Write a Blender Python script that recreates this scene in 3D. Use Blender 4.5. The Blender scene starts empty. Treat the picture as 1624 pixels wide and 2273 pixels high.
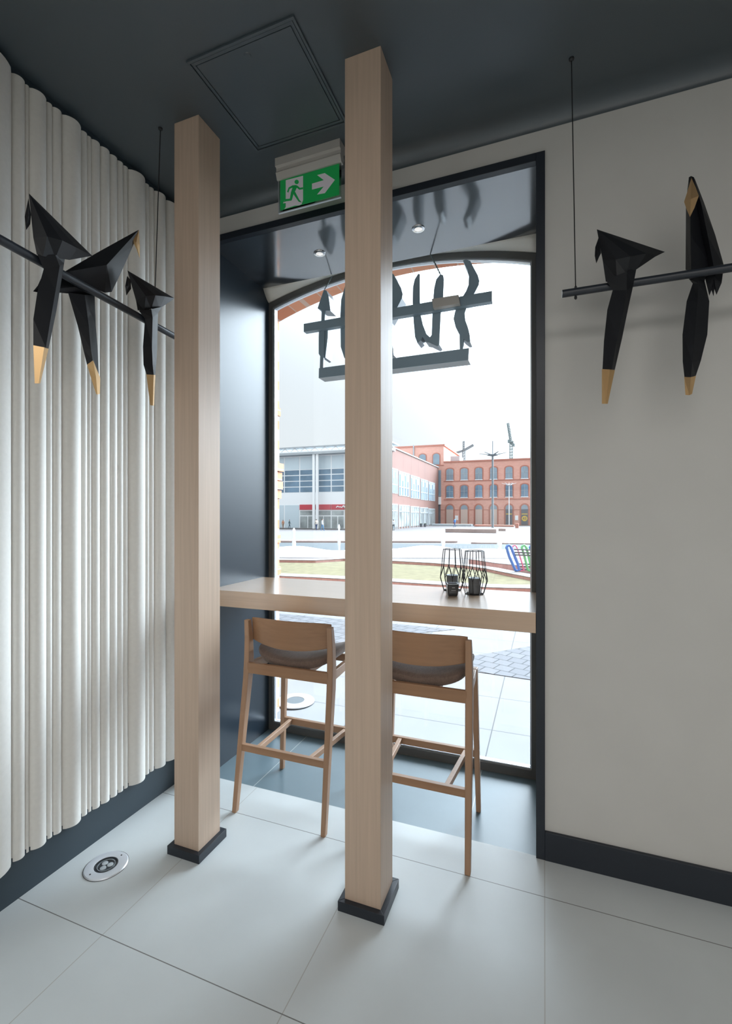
import bpy, bmesh, math, random
from mathutils import Vector, Matrix
random.seed(7)
C = bpy.context.scene.collection
S = bpy.context.scene
PI = math.pi

# ------------------------------------------------------------------ camera, sky, lamps, exposure
EYE = 1.53                                   # eye height in metres
FPX, CX, CY = 1035.0, 812.0, 1140.0          # focal length and horizon in photograph pixels
YAW = math.atan(395.0 / FPX)
cam_d = bpy.data.cameras.new('camera')
cam = bpy.data.objects.new('camera', cam_d); C.objects.link(cam)
cam.location = (0, 0, EYE)
cam.rotation_euler = (PI / 2, 0, YAW)
cam_d.sensor_fit = 'HORIZONTAL'; cam_d.sensor_width = 36.0
cam_d.lens = 36.0 * FPX / 1624.0
cam_d.shift_y = (CY - 2273 / 2) / 1624.0
cam_d.clip_start = 0.05; cam_d.clip_end = 2000
S.camera = cam

world = bpy.data.worlds.new('overcast_sky'); S.world = world
world.use_nodes = True
nt = world.node_tree; nt.nodes.clear()
wo = nt.nodes.new('ShaderNodeOutputWorld'); bg = nt.nodes.new('ShaderNodeBackground')
tc = nt.nodes.new('ShaderNodeTexCoord'); sp = nt.nodes.new('ShaderNodeSeparateXYZ')
rp = nt.nodes.new('ShaderNodeValToRGB')
nt.links.new(tc.outputs['Generated'], sp.inputs[0]); nt.links.new(sp.outputs['Z'], rp.inputs[0])
els = rp.color_ramp.elements
SKY = [(0.0, (0.93, 0.97, 1.00)), (0.5, (0.88, 0.96, 1.03)), (1.0, (0.95, 1.05, 1.16))]
els[0].position = SKY[0][0]; els[0].color = (*SKY[0][1], 1)
els[1].position = SKY[2][0]; els[1].color = (*SKY[2][1], 1)
e = els.new(SKY[1][0]); e.color = (*SKY[1][1], 1)
# brightness added on the side away from the square, to light the facades
mb_ = nt.nodes.new('ShaderNodeMapRange'); mb_.inputs['From Min'].default_value = -1.0; mb_.inputs['From Max'].default_value = 0.6
mb_.inputs['To Min'].default_value = 1.9; mb_.inputs['To Max'].default_value = 1.0
nt.links.new(sp.outputs['Y'], mb_.inputs[0])
v0 = nt.nodes.new('ShaderNodeVectorMath'); v0.operation = 'SCALE'
nt.links.new(rp.outputs[0], v0.inputs[0]); nt.links.new(mb_.outputs[0], v0.inputs['Scale'])
last = v0.outputs[0]
def sky_lobe(az, el, power, rgb):
    """bright lobe added to the sky as a light source; azimuth from the window's axis and elevation in degrees"""
    global last
    az, el = math.radians(az), math.radians(el)
    dt = nt.nodes.new('ShaderNodeVectorMath'); dt.operation = 'DOT_PRODUCT'
    dt.inputs[1].default_value = (math.sin(az) * math.cos(el), math.cos(az) * math.cos(el), math.sin(el))
    mx = nt.nodes.new('ShaderNodeMath'); mx.operation = 'MAXIMUM'; mx.inputs[1].default_value = 0.0
    pw = nt.nodes.new('ShaderNodeMath'); pw.operation = 'POWER'; pw.inputs[1].default_value = power
    sc_ = nt.nodes.new('ShaderNodeVectorMath'); sc_.operation = 'SCALE'; sc_.inputs[0].default_value = rgb
    ad = nt.nodes.new('ShaderNodeVectorMath'); ad.operation = 'ADD'
    nt.links.new(tc.outputs['Generated'], dt.inputs[0]); nt.links.new(dt.outputs['Value'], mx.inputs[0])
    nt.links.new(mx.outputs[0], pw.inputs[0]); nt.links.new(pw.outputs[0], sc_.inputs['Scale'])
    nt.links.new(last, ad.inputs[0]); nt.links.new(sc_.outputs[0], ad.inputs[1]); last = ad.outputs[0]
sky_lobe(36, 34, 12, (44, 50, 56))  # unseen lobe added to light the wave panel and column sides
sky_lobe(-12, 62, 16, (35, 40.5, 46))  # unseen lobe added above the view to light the floor by the window
nt.links.new(last, bg.inputs[0]); bg.inputs[1].default_value = 1.0
nt.links.new(bg.outputs[0], wo.inputs[0])

def area_lamp(name, loc, size, power, color, rot=(0, 0, 0)):
    d = bpy.data.lights.new(name, 'AREA'); d.shape = 'RECTANGLE'
    d.size, d.size_y = size; d.energy = power; d.color = color
    o = bpy.data.objects.new(name, d); C.objects.link(o)
    o.location = loc; o.rotation_euler = rot
    return o
area_lamp('ceiling_fill', (1.0, -1.4, 3.2), (3.0, 2.2), 90, (1.0, 0.98, 0.95))  # unseen area light added overhead as fill for the room
area_lamp('rear_fill', (1.2, -4.40, 1.15), (5.0, 1.7), 50, (1.0, 0.985, 0.96), rot=(-PI / 2, 0, 0))  # unseen area light added at the rear wall to fill upright faces

S.view_settings.view_transform = 'Standard'
S.view_settings.look = 'None'
S.view_settings.exposure = 0.0
S.view_settings.gamma = 1.0
S.view_settings.use_curve_mapping = False
S.cycles.use_denoising = True
S.cycles.max_bounces = 10
S.cycles.diffuse_bounces = 6
S.cycles.transparent_max_bounces = 16
S.cycles.sample_clamp_indirect = 6.0

# ------------------------------------------------------------------ helpers
_c, _s = math.cos(YAW), math.sin(YAW)
def at(px, py, X=None, Y=None, Z=None, plane=None):
    """point of the place seen at a pixel of the photograph, on a given wall, floor or other plane"""
    a, b = (px - CX) / FPX, (CY - py) / FPX
    d = Vector((_c * a - _s, _s * a + _c, b)); o = Vector((0, 0, EYE))
    if plane is not None:
        t = (plane[0] - o).dot(plane[1]) / d.dot(plane[1])
    elif X is not None: t = X / d.x
    elif Y is not None: t = Y / d.y
    else: t = (Z - EYE) / d.z
    return o + d * t

class MB:
    def __init__(self): self.v = []; self.f = []
    def add(self, vs, fs):
        n = len(self.v); self.v += [tuple(v) for v in vs]; self.f += [tuple(i + n for i in f) for f in fs]; return self
    def box(self, x0, x1, y0, y1, z0, z1):
        vs = [(x, y, z) for z in (z0, z1) for y in (y0, y1) for x in (x0, x1)]
        return self.add(vs, [(0, 2, 3, 1), (4, 5, 7, 6), (0, 1, 5, 4), (1, 3, 7, 5), (3, 2, 6, 7), (2, 0, 4, 6)])
    def hexa(self, bottom, top):            # two quads, same winding
        return self.add(list(bottom) + list(top), [(3, 2, 1, 0), (4, 5, 6, 7), (0, 1, 5, 4), (1, 2, 6, 5), (2, 3, 7, 6), (3, 0, 4, 7)])
    def prism(self, pts, off):              # outline (3d points) extruded along off
        n = len(pts); off = Vector(off); a = [Vector(p) for p in pts]
        vs = a + [p + off for p in a]
        return self.add(vs, [tuple(range(n))[::-1], tuple(range(n, 2 * n))] + [(i, (i + 1) % n, (i + 1) % n + n, i + n) for i in range(n)])
    def bar(self, p, q, w, h=None, up=(0, 0, 1), w2=None, h2=None):
        p, q = Vector(p), Vector(q); h = h or w; w2 = w2 or w; h2 = h2 or h
        d = (q - p).normalized(); u = Vector(up)
        if abs(d.dot(u)) > 0.99: u = Vector((0, 1, 0))
        r = d.cross(u).normalized(); u = r.cross(d).normalized()
        f = lambda o, w, h: [o - r * w / 2 - u * h / 2, o + r * w / 2 - u * h / 2, o + r * w / 2 + u * h / 2, o - r * w / 2 + u * h / 2]
        return self.hexa(f(p, w, h), f(q, w2, h2))
    def tube(self, path, r, n=8, closed=False):
        path = [Vector(p) for p in path]; m = len(path); vs = []; fs = []
        prev = None
        for i, p in enumerate(path):
            a = path[(i - 1) % m] if (closed or i > 0) else p
            b = path[(i + 1) % m] if (closed or i < m - 1) else p
            d = (b - a).normalized()
            if prev is None:
                u = d.cross(Vector((0.13, 0.2, 1))); u = u if u.length > 1e-3 else d.cross(Vector((1, 0, 0)))
            else: u = prev - d * prev.dot(d)
            u.normalize(); prev = u; w = d.cross(u)
            rr = r[i] if isinstance(r, (list, tuple)) else r
            for k in range(n):
                t = 2 * PI * k / n; vs.append(p + u * (rr * math.cos(t)) + w * (rr * math.sin(t)))
        for i in range(m if closed else m - 1):
            for k in range(n):
                a, b = i * n + k, i * n + (k + 1) % n; j = ((i + 1) % m) * n
                fs.append((a, b, j + (k + 1) % n, j + k))
        if not closed: fs += [tuple(range(n))[::-1], tuple((m - 1) * n + k for k in range(n))]
        return self.add(vs, fs)
    def lathe(self, prof, n=32, c=(0, 0, 0), close=True):   # prof: (r, z)
        vs = []; fs = []
        for r, z in prof:
            for k in range(n):
                t = 2 * PI * k / n; vs.append((c[0] + r * math.cos(t), c[1] + r * math.sin(t), c[2] + z))
        for i in range(len(prof) - 1):
            for k in range(n):
                fs.append((i * n + k, i * n + (k + 1) % n, (i + 1) * n + (k + 1) % n, (i + 1) * n + k))
        if close: fs += [tuple(range(n))[::-1], tuple((len(prof) - 1) * n + k for k in range(n))]
        return self.add(vs, fs)
    def fan(self, outline, front, back):    # closed folded sheet: outline with a ridge point before and behind it
        n = len(outline); vs = list(outline) + [front, back]
        return self.add(vs, [(i, (i + 1) % n, n) for i in range(n)] + [((i + 1) % n, i, n + 1) for i in range(n)])
    def rows(self, rows, off, depth):       # strip of (left, ridge, right) rows with a ridge on both faces
        off = Vector(off); vs = []; fs = []
        for i, (l, m, r) in enumerate(rows):
            d = depth[i] if isinstance(depth, (list, tuple)) else depth
            vs += [l, Vector(m) + off * d, r, Vector(m) - off * d]
        for i in range(len(rows) - 1):
            for k in range(4):
                fs.append((i * 4 + k, i * 4 + (k + 1) % 4, i * 4 + 4 + (k + 1) % 4, i * 4 + 4 + k))
        j = (len(rows) - 1) * 4
        fs += [(3, 2, 1, 0), (j, j + 1, j + 2, j + 3)]
        return self.add(vs, fs)
    def build(self, name, m, parent=None, smooth=False, bevel=0, origin=None, seg=2):
        me = bpy.data.meshes.new(name)
        o0 = Vector(origin) if origin is not None else Vector((0, 0, 0))
        me.from_pydata([tuple(Vector(v) - o0) for v in self.v], [], self.f)
        bm = bmesh.new(); bm.from_mesh(me)
        bmesh.ops.recalc_face_normals(bm, faces=bm.faces[:]); bm.to_mesh(me); bm.free()
        for mm in (m if isinstance(m, (list, tuple)) else [m]): me.materials.append(mm)
        if smooth:
            for p in me.polygons: p.use_smooth = True
            try: me.set_sharp_from_angle(angle=math.radians(35))
            except Exception: pass
        o = bpy.data.objects.new(name, me); C.objects.link(o); o.location = o0
        if parent is not None:
            o.parent = parent
            if origin is not None: o.location = o0
        if bevel:
            b = o.modifiers.new('edge', 'BEVEL'); b.width = bevel; b.segments = seg; b.limit_method = 'ANGLE'; b.angle_limit = math.radians(40)
            b.harden_normals = False
        return o

def tag(o, label=None, cat=None, group=None, kind=None):
    if label: o['label'] = label
    if cat: o['category'] = cat
    if group: o['group'] = group
    if kind: o['kind'] = kind
    return o
def thing(name, label, cat, loc=(0, 0, 0), group=None, rz=0):
    o = bpy.data.objects.new(name, None); C.objects.link(o); o.empty_display_size = 0.1
    o.location = loc; o.rotation_euler = (0, 0, rz)
    return tag(o, label, cat, group)
def under(o, root):                          # parent keeping the world position (roots are only translated)
    o.parent = root; o.location = o.location - root.location; return o
def copy_tree(o, parent=None):
    c = o.copy(); C.objects.link(c)
    if parent is not None: c.parent = parent
    for ch in list(o.children): copy_tree(ch, c)
    return c
def struct(name, mb, m, **k):
    return tag(mb.build(name, m, **k), kind='structure')

# ------------------------------------------------------------------ materials
def mat(name, col, rough=0.5, metal=0.0, spec=0.5, noise=0.0, nscale=30, stretch=None, bump=0.0, sheen=0, coat=None, emit=None, coord='Object'):
    m = bpy.data.materials.new(name); m.use_nodes = True
    n = m.node_tree.nodes; l = m.node_tree.links
    b = n['Principled BSDF']
    b.inputs['Base Color'].default_value = (*col, 1)
    b.inputs['Roughness'].default_value = rough
    b.inputs['Metallic'].default_value = metal
    b.inputs['Specular IOR Level'].default_value = spec
    if sheen: b.inputs['Sheen Weight'].default_value = sheen
    if coat: b.inputs['Coat Weight'].default_value, b.inputs['Coat Roughness'].default_value, b.inputs['Coat IOR'].default_value = coat
    if emit:
        b.inputs['Emission Color'].default_value = (*emit[0], 1); b.inputs['Emission Strength'].default_value = emit[1]
    if noise or bump:
        t = n.new('ShaderNodeTexCoord'); mp = n.new('ShaderNodeMapping'); nz = n.new('ShaderNodeTexNoise')
        mp.inputs['Scale'].default_value = stretch or (1, 1, 1)
        nz.inputs['Scale'].default_value = nscale; nz.inputs['Detail'].default_value = 5
        l.new(t.outputs[coord], mp.inputs[0]); l.new(mp.outputs[0], nz.inputs[0])
        if noise:
            mr = n.new('ShaderNodeMapRange'); mr.inputs['From Min'].default_value = 0.3; mr.inputs['From Max'].default_value = 0.7
            mr.inputs['To Min'].default_value = 1 - noise; mr.inputs['To Max'].default_value = 1 + noise
            mx = n.new('ShaderNodeVectorMath'); mx.operation = 'SCALE'; mx.inputs[0].default_value = col
            l.new(nz.outputs[0], mr.inputs[0]); l.new(mr.outputs[0], mx.inputs['Scale']); l.new(mx.outputs[0], b.inputs['Base Color'])
        if bump:
            bp = n.new('ShaderNodeBump'); bp.inputs['Strength'].default_value = bump; bp.inputs['Distance'].default_value = 0.01
            l.new(nz.outputs[0], bp.inputs['Height']); l.new(bp.outputs[0], b.inputs['Normal'])
    return m

def grid_mat(name, col, joint, x0, dx, y0, dy, w, rough, spec=0.5, noise=0.05, nscale=3, bump=0.0, joint2=None):
    """slabs with thin joints on a regular grid in metres"""
    m = mat(name, col, rough, spec=spec, noise=noise, nscale=nscale)
    n = m.node_tree.nodes; l = m.node_tree.links; b = n['Principled BSDF']
    src = b.inputs['Base Color'].links[0].from_socket
    t = n.new('ShaderNodeTexCoord'); sx = n.new('ShaderNodeSeparateXYZ'); l.new(t.outputs['Object'], sx.inputs[0])
    def line(sock, o, d):
        a = n.new('ShaderNodeMath'); a.operation = 'SUBTRACT'; l.new(sock, a.inputs[0]); a.inputs[1].default_value = o - d * 200.5
        k = n.new('ShaderNodeMath'); k.operation = 'MODULO'; l.new(a.outputs[0], k.inputs[0]); k.inputs[1].default_value = d
        s = n.new('ShaderNodeMath'); s.operation = 'SUBTRACT'; l.new(k.outputs[0], s.inputs[0]); s.inputs[1].default_value = d / 2
        ab = n.new('ShaderNodeMath'); ab.operation = 'ABSOLUTE'; l.new(s.outputs[0], ab.inputs[0])
        c = n.new('ShaderNodeMath'); c.operation = 'LESS_THAN'; l.new(ab.outputs[0], c.inputs[0]); c.inputs[1].default_value = w / 2
        return c.outputs[0]
    for sock, jc in ((line(sx.outputs[0], x0, dx), joint2 or joint), (line(sx.outputs[1], y0, dy), joint)):
        mc = n.new('ShaderNodeMix'); mc.data_type = 'RGBA'
        l.new(sock, mc.inputs[0]); l.new(src, mc.inputs[6]); mc.inputs[7].default_value = (*jc, 1); src = mc.outputs[2]
    l.new(src, b.inputs['Base Color'])
    return m

def brick_mat(name, c1, c2, mortar, scale, rough=0.85, rotate=None, bw=0.5, rh=0.25):
    m = mat(name, c1, rough, spec=0.2); n = m.node_tree.nodes; l = m.node_tree.links; b = n['Principled BSDF']
    t = n.new('ShaderNodeTexCoord'); mp = n.new('ShaderNodeMapping')
    if rotate: mp.inputs['Rotation'].default_value = rotate
    br = n.new('ShaderNodeTexBrick')
    br.inputs['Color1'].default_value = (*c1, 1); br.inputs['Color2'].default_value = (*c2, 1); br.inputs['Mortar'].default_value = (*mortar, 1)
    br.inputs['Scale'].default_value = scale; br.inputs['Brick Width'].default_value = bw; br.inputs['Row Height'].default_value = rh
    br.inputs['Mortar Size'].default_value = 0.015
    l.new(t.outputs['Object'], mp.inputs[0]); l.new(mp.outputs[0], br.inputs[0]); l.new(br.outputs[0], b.inputs['Base Color'])
    return m

def glass_mat(name, tint, ior=1.45):
    m = bpy.data.materials.new(name); m.use_nodes = True
    n = m.node_tree.nodes; l = m.node_tree.links; n.clear()
    o = n.new('ShaderNodeOutputMaterial'); mx = n.new('ShaderNodeMixShader'); tr = n.new('ShaderNodeBsdfTransparent')
    gl = n.new('ShaderNodeBsdfGlossy'); fr = n.new('ShaderNodeFresnel')
    tr.inputs[0].default_value = (*tint, 1); gl.inputs['Roughness'].default_value = 0.02; fr.inputs[0].default_value = ior
    l.new(fr.outputs[0], mx.inputs[0]); l.new(tr.outputs[0], mx.inputs[1]); l.new(gl.outputs[0], mx.inputs[2]); l.new(mx.outputs[0], o.inputs[0])
    return m

M = {}
M['plaster'] = mat('grey_white_plaster', (0.57, 0.56, 0.535), 0.75, spec=0.3, noise=0.02, nscale=4)
M['arch_white'] = mat('white_arch_plaster', (0.89, 0.88, 0.82), 0.8, spec=0.2, noise=0.02, nscale=8)
M['panel'] = mat('cream_wave_panel', (0.74, 0.72, 0.68), 0.62, spec=0.3, noise=0.025, nscale=60, bump=0.02)
M['ceiling'] = mat('anthracite_ceiling_paint', (0.044, 0.061, 0.073), 0.45, spec=0.5, coat=(0.35, 0.38, 2.2), noise=0.03, nscale=300, bump=0.03)
M['navy'] = mat('blue_black_satin_paint', (0.014, 0.019, 0.028), 0.38, spec=0.5)
M['laminate'] = mat('glossy_blue_black_laminate', (0.022, 0.034, 0.048), 0.30, spec=0.3)
M['soffit'] = mat('mirror_gloss_black_soffit', (0.025, 0.033, 0.044), 0.3, spec=0.5, coat=(1.0, 0.11, 2.3))
M['baseboard'] = mat('dark_blue_baseboard', (0.030, 0.046, 0.060), 0.42, spec=0.5)
M['floor'] = grid_mat('pale_grey_floor_tile', (0.565, 0.60, 0.605), (0.17, 0.17, 0.165), 0.0024, 0.75, 1.240, 0.7525, 0.0034, 0.42, noise=0.05, nscale=2.2, joint2=(0.42, 0.42, 0.40))
M['niche_floor'] = grid_mat('slate_blue_floor_tile', (0.12, 0.175, 0.205), (0.42, 0.45, 0.45), -1.522, 1.175, 2.217, 3.0, 0.004, 0.33, spec=0.6, noise=0.06, nscale=4)
M['oak_v'] = mat('limed_oak_vertical', (0.53, 0.40, 0.305), 0.45, spec=0.4, noise=0.07, nscale=70, stretch=(1, 1, 0.03))
M['oak_h'] = mat('limed_oak_counter', (0.50, 0.325, 0.20), 0.32, spec=0.6, coat=(1.0, 0.22, 2.0), noise=0.05, nscale=70, stretch=(0.03, 1, 1))
M['beech'] = mat('stool_beech', (0.36, 0.215, 0.13), 0.42, spec=0.45, noise=0.07, nscale=60, stretch=(1, 1, 0.05))
M['beech_h'] = mat('stool_beech_veneer', (0.32, 0.18, 0.10), 0.40, spec=0.45, noise=0.08, nscale=60, stretch=(0.04, 1, 1))
M['fabric'] = mat('taupe_wool_fabric', (0.165, 0.115, 0.092), 0.9, spec=0.2, noise=0.18, nscale=260, stretch=(1, 0.15, 0.4), bump=0.25, sheen=0.3)
M['black'] = mat('black_paper_lacquer', (0.010, 0.011, 0.014), 0.45, spec=0.35)
M['black_bar'] = mat('black_satin_tube', (0.020, 0.025, 0.034), 0.38, spec=0.5)
M['gold'] = mat('brushed_brass', (0.72, 0.47, 0.23), 0.36, metal=0.75)
M['frame'] = mat('anthracite_window_frame', (0.11, 0.112, 0.11), 0.4, spec=0.5)
M['bead'] = mat('pale_aluminium_bead', (0.62, 0.66, 0.70), 0.35, metal=0.6)
M['glass'] = glass_mat('clear_window_glass', (0.97, 0.985, 0.985))
M['acrylic'] = glass_mat('clear_acrylic', (0.93, 0.96, 0.95), 1.49)
M['green'] = mat('exit_green', (0.008, 0.235, 0.055), 0.4, emit=((0.008, 0.235, 0.055), 0.25))
M['white'] = mat('exit_white', (0.72, 0.68, 0.74), 0.4, emit=((0.72, 0.68, 0.74), 0.04))
M['alu'] = mat('exit_grey_aluminium', (0.50, 0.48, 0.45), 0.45, metal=0.15)
M['steel'] = mat('stainless_ring', (0.80, 0.83, 0.88), 0.35, metal=0.5)
M['chrome'] = mat('spot_chrome', (0.75, 0.76, 0.78), 0.2, metal=0.9)
M['lamp_glass'] = mat('spot_frosted_lens', (0.85, 0.85, 0.85), 0.3, emit=((1, 0.98, 0.95), 0.6))
M['letter'] = mat('grey_blue_sign_metal', (0.25, 0.34, 0.41), 0.38, spec=0.5)
M['letter_side'] = mat('pale_sign_return', (0.24, 0.265, 0.29), 0.35, metal=0.2)
M['wire'] = mat('black_wire', (0.012, 0.013, 0.015), 0.45)
M['candle'] = mat('charcoal_wax', (0.13, 0.14, 0.15), 0.55, noise=0.15, nscale=40)
M['candle_top'] = mat('pale_wax_top', (0.30, 0.40, 0.50), 0.5)
M['dark_glass'] = mat('smoked_tumbler_glass', (0.030, 0.034, 0.040), 0.18, spec=0.7)
M['pale_print'] = mat('pale_tumbler_print', (0.35, 0.37, 0.40), 0.5)
# outside
M['brick'] = brick_mat('orange_brick', (0.42, 0.17, 0.095), (0.52, 0.24, 0.14), (0.46, 0.34, 0.27), 3.2, rotate=(PI / 2, 0, 0))
M['paving'] = grid_mat('pale_stone_paving', (0.092, 0.092, 0.094), (0.036, 0.036, 0.036), -0.35, 1.02, 3.46, 0.62, 0.008, 0.8, spec=0.2, noise=0.05, nscale=3)
M['plaza'] = mat('plaza_granite', (0.092, 0.083, 0.081), 0.85, spec=0.2, noise=0.06, nscale=0.35)
M['cobble'] = brick_mat('grey_granite_setts', (0.058, 0.060, 0.066), (0.070, 0.072, 0.077), (0.012, 0.013, 0.015), 2.6, rotate=(0, 0, 0.35), bw=0.42, rh=0.42)
M['lawn'] = mat('dry_yellow_lawn', (0.098, 0.086, 0.050), 0.95, spec=0.1, noise=0.18, nscale=5)
M['kerb_brick'] = brick_mat('red_kerb_brick', (0.42, 0.24, 0.215), (0.50, 0.30, 0.27), (0.30, 0.20, 0.18), 6.0, rotate=(PI / 2, 0, 0), bw=0.8, rh=2.0)
M['kerb_top'] = mat('pale_kerb_stone', (0.14, 0.132, 0.13), 0.8, noise=0.04, nscale=6)
M['water'] = mat('grey_basin_water', (0.055, 0.062, 0.066), 0.6, spec=0.05)
M['ledge'] = mat('white_basin_stone', (0.82, 0.83, 0.84), 0.7)
M['spray'] = mat('white_fountain_spray', (0.80, 0.83, 0.86), 0.9)
M['rbrick'] = brick_mat('factory_red_brick', (0.62, 0.30, 0.235), (0.68, 0.35, 0.275), (0.60, 0.42, 0.36), 1.0, rotate=(PI / 2, 0, 0), bw=0.5, rh=0.16)
M['rbrick_dark'] = mat('factory_brick_cornice', (0.42, 0.17, 0.125), 0.9)
M['clad'] = grid_mat('pink_terracotta_cladding', (0.22, 0.125, 0.105), (0.14, 0.075, 0.065), 0, 900.0, 0, 5.4, 0.12, 0.8, spec=0.2, noise=0.04, nscale=0.2)
M['pane'] = mat('grey_window_pane', (0.20, 0.26, 0.31), 0.15, spec=0.6, noise=0.25, nscale=0.25)
M['pane_dark'] = mat('dark_blue_window_pane', (0.13, 0.21, 0.29), 0.2, spec=0.4, noise=0.35, nscale=0.3)
M['pane_pale'] = mat('pale_window_pane', (0.52, 0.61, 0.66), 0.2, spec=0.5, noise=0.05, nscale=0.2)
M['shop'] = mat('shop_window', (0.30, 0.33, 0.33), 0.3, noise=0.5, nscale=0.5)
M['pale_door'] = mat('pale_timber_door', (0.55, 0.42, 0.36), 0.6)
M['b_white'] = mat('building_white', (0.82, 0.84, 0.85), 0.6)
M['b_grey'] = mat('building_grey', (0.35, 0.38, 0.40), 0.6)
M['b_dark'] = mat('entrance_dark', (0.10, 0.11, 0.13), 0.5)
M['red_sign'] = mat('red_fascia', (0.50, 0.045, 0.065), 0.5)
M['yellow'] = mat('yellow_sign', (0.62, 0.42, 0.05), 0.5)
M['steel_far'] = mat('crane_steel', (0.16, 0.22, 0.23), 0.6)
M['post'] = mat('lamp_post_grey', (0.16, 0.19, 0.21), 0.5)
M['seat_dark'] = mat('dark_timber_slat', (0.055, 0.06, 0.08), 0.6)
M['f_blue'] = mat('blue_bench_frame', (0.02, 0.12, 0.42), 0.4)
M['f_pink'] = mat('pink_bench_frame', (0.62, 0.10, 0.22), 0.4)
M['f_green'] = mat('green_bench_frame', (0.10, 0.42, 0.16), 0.4)
M['planter'] = mat('brown_planter_stone', (0.33, 0.25, 0.23), 0.8, noise=0.06, nscale=2)
M['skin'] = mat('skin', (0.50, 0.30, 0.22), 0.6)
M['leaf'] = mat('grey_green_leaf', (0.10, 0.13, 0.08), 0.8)

# ------------------------------------------------------------------ room shell
XL, YB, ZC = -1.957, 2.217, 3.293           # wall_left, wall_back, ceiling
NX0, NX1, NZ = -1.825, -0.033, 3.0965       # window niche
YF, YG = 2.845, 2.895                       # window frame, inner and outer face
struct('floor', MB().box(XL, 4.5, -4.5, YB, -0.12, 0), M['floor'])
struct('floor.001', MB().box(-2.0, 0.06, YB, YG, -0.12, 0), M['niche_floor'])
struct('ceiling', MB().box(XL - 0.15, 4.65, -4.65, 3.2, ZC, ZC + 0.25), M['ceiling'])
struct('wall_left', MB().box(XL - 0.15, XL, -4.5, YG, 0, ZC), M['baseboard'])
struct('wall_right', MB().box(4.5, 4.65, -4.5, YB, 0, ZC), M['plaster'])
struct('wall_rear', MB().box(XL - 0.15, 4.65, -4.65, -4.5, 0, ZC), M['plaster'])
w = MB(); w.box(-1.4, 3.8, -4.5, -4.44, 0.22, 0.28); w.box(-1.4, 3.8, -4.5, -4.44, 2.02, 2.08)
for x_ in (-1.4, 1.17, 3.74): w.box(x_, x_ + 0.06, -4.5, -4.44, 0.28, 2.02)
struct('rear_fill_frame', w, M['frame'])  # frame added around the rear fill light; the wall behind is closed
ZP = 3.236                                  # the ceiling paint comes down to here on the wall_back
w = MB().box(NX1 + 0.02, 4.5, YB, YB + 0.10, 0, NZ + 0.02); w.box(XL, NX0 - 0.02, YB, YB + 0.10, 0, NZ + 0.02); w.box(XL, 4.5, YB, YB + 0.10, NZ + 0.02, ZP)
struct('wall_back', w, M['plaster'])
w = MB(); cv = [(YB, ZC)]                    # small painted cove between wall and ceiling
cr0 = ZC - ZP
for k in range(13):
    a_ = PI / 2 * k / 12; cv.append((YB - cr0 * 1.6 * (1 - math.sin(a_)), ZC - cr0 * (1 - math.cos(a_))))
w.prism([(XL, y_, z_) for y_, z_ in cv], (4.5 - XL, 0, 0)); w.box(XL, 4.5, YB, YB + 0.10, ZP, ZC)
struct('trim_1', w, M['ceiling'], smooth=True)
# dark frame round the niche
FW = 0.037
w = MB().box(NX1, NX1 + FW, YB - 0.014, YB + 0.02, 0, NZ + FW); w.box(NX0 - FW, NX0, YB - 0.014, YB + 0.02, 0, NZ + FW)
w.box(NX0, NX1, YB - 0.014, YB + 0.02, NZ, NZ + FW)
struct('trim_2', w, M['navy'], bevel=0.0015)
# niche lining: two cheeks and a glossy soffit
struct('trim_3', MB().box(NX0 - 0.018, NX0, YB + 0.02, YB + 0.10, 0, NZ + 0.018).box(NX0 - 0.10, NX0, YB + 0.10, YG, 0, NZ + 0.05), M['laminate'])
struct('trim_4', MB().box(NX1, NX1 + 0.018, YB + 0.02, YB + 0.10, 0, NZ + 0.018).box(NX1, NX1 + 0.08, YB + 0.10, YG, 0, NZ + 0.05), M['laminate'])
YS = 2.775
struct('trim_5', MB().box(NX0, NX1, YB + 0.02, YS, NZ, NZ + 0.018), M['soffit'])
# window: arched frame
AX = (NX0 + NX1) / 2; HS = (NX1 - NX0) / 2
def arch(x, apex, end, hs=HS, cx=AX):
    sg = apex - end; R = (hs * hs + sg * sg) / (2 * sg)
    return apex - R + math.sqrt(max(R * R - (x - cx) ** 2, 0))
N = 40
xs = [NX0 + (NX1 - NX0) * i / N for i in range(N + 1)]
OUT = lambda x: arch(x, 3.150, 3.022)
# white plaster between soffit and arched frame
w = MB(); vs = []; fs = []
for x in xs:
    for k in range(6):
        t = k / 5; vs.append((x, YS + (YF + 0.01 - YS) * t, NZ + (OUT(x) - NZ) * (1 - (1 - t) ** 1.7)))
for i in range(N):
    for k in range(5): fs.append((i * 6 + k, i * 6 + k + 1, i * 6 + 7 + k, i * 6 + 6 + k))
w.add(vs, fs); ob = struct('trim_6', w, M['arch_white'], smooth=True)
sm = ob.modifiers.new('thick', 'SOLIDIFY'); sm.thickness = 0.02; sm.offset = 1 
def frame_ring(y0, y1, o, i_, z_o, z_i, mbx):
    """closed ring of a window with an arched head; o and i_ are the outer and inner insets, z_* the sill heights"""
    def ring(ins, zb):
        x0, x1 = NX0 + ins, NX1 - ins
        pts = [(x0, zb), (x1, zb)]
        for k in range(N + 1):
            x = x1 + (x0 - x1) * k / N; pts.append((x, OUT(AX + (x - AX) * HS / (HS - ins + 1e-9)) - ins))
        return pts
    a, b = ring(o, z_o), ring(i_, z_i); n = len(a); vs = []; fs = []
    for y in (y0, y1):
        vs += [(p[0], y, p[1]) for p in a]; vs += [(p[0], y, p[1]) for p in b]
    for k in range(n):
        j = (k + 1) % n
        fs += [(k, j, n + j, n + k), (2 * n + k, 3 * n + k, 3 * n + j, 2 * n + j), (k, 2 * n + k, 2 * n + j, j), (n + k, n + j, 3 * n + j, 3 * n + k)]
    mbx.add(vs, fs); return b
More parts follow.
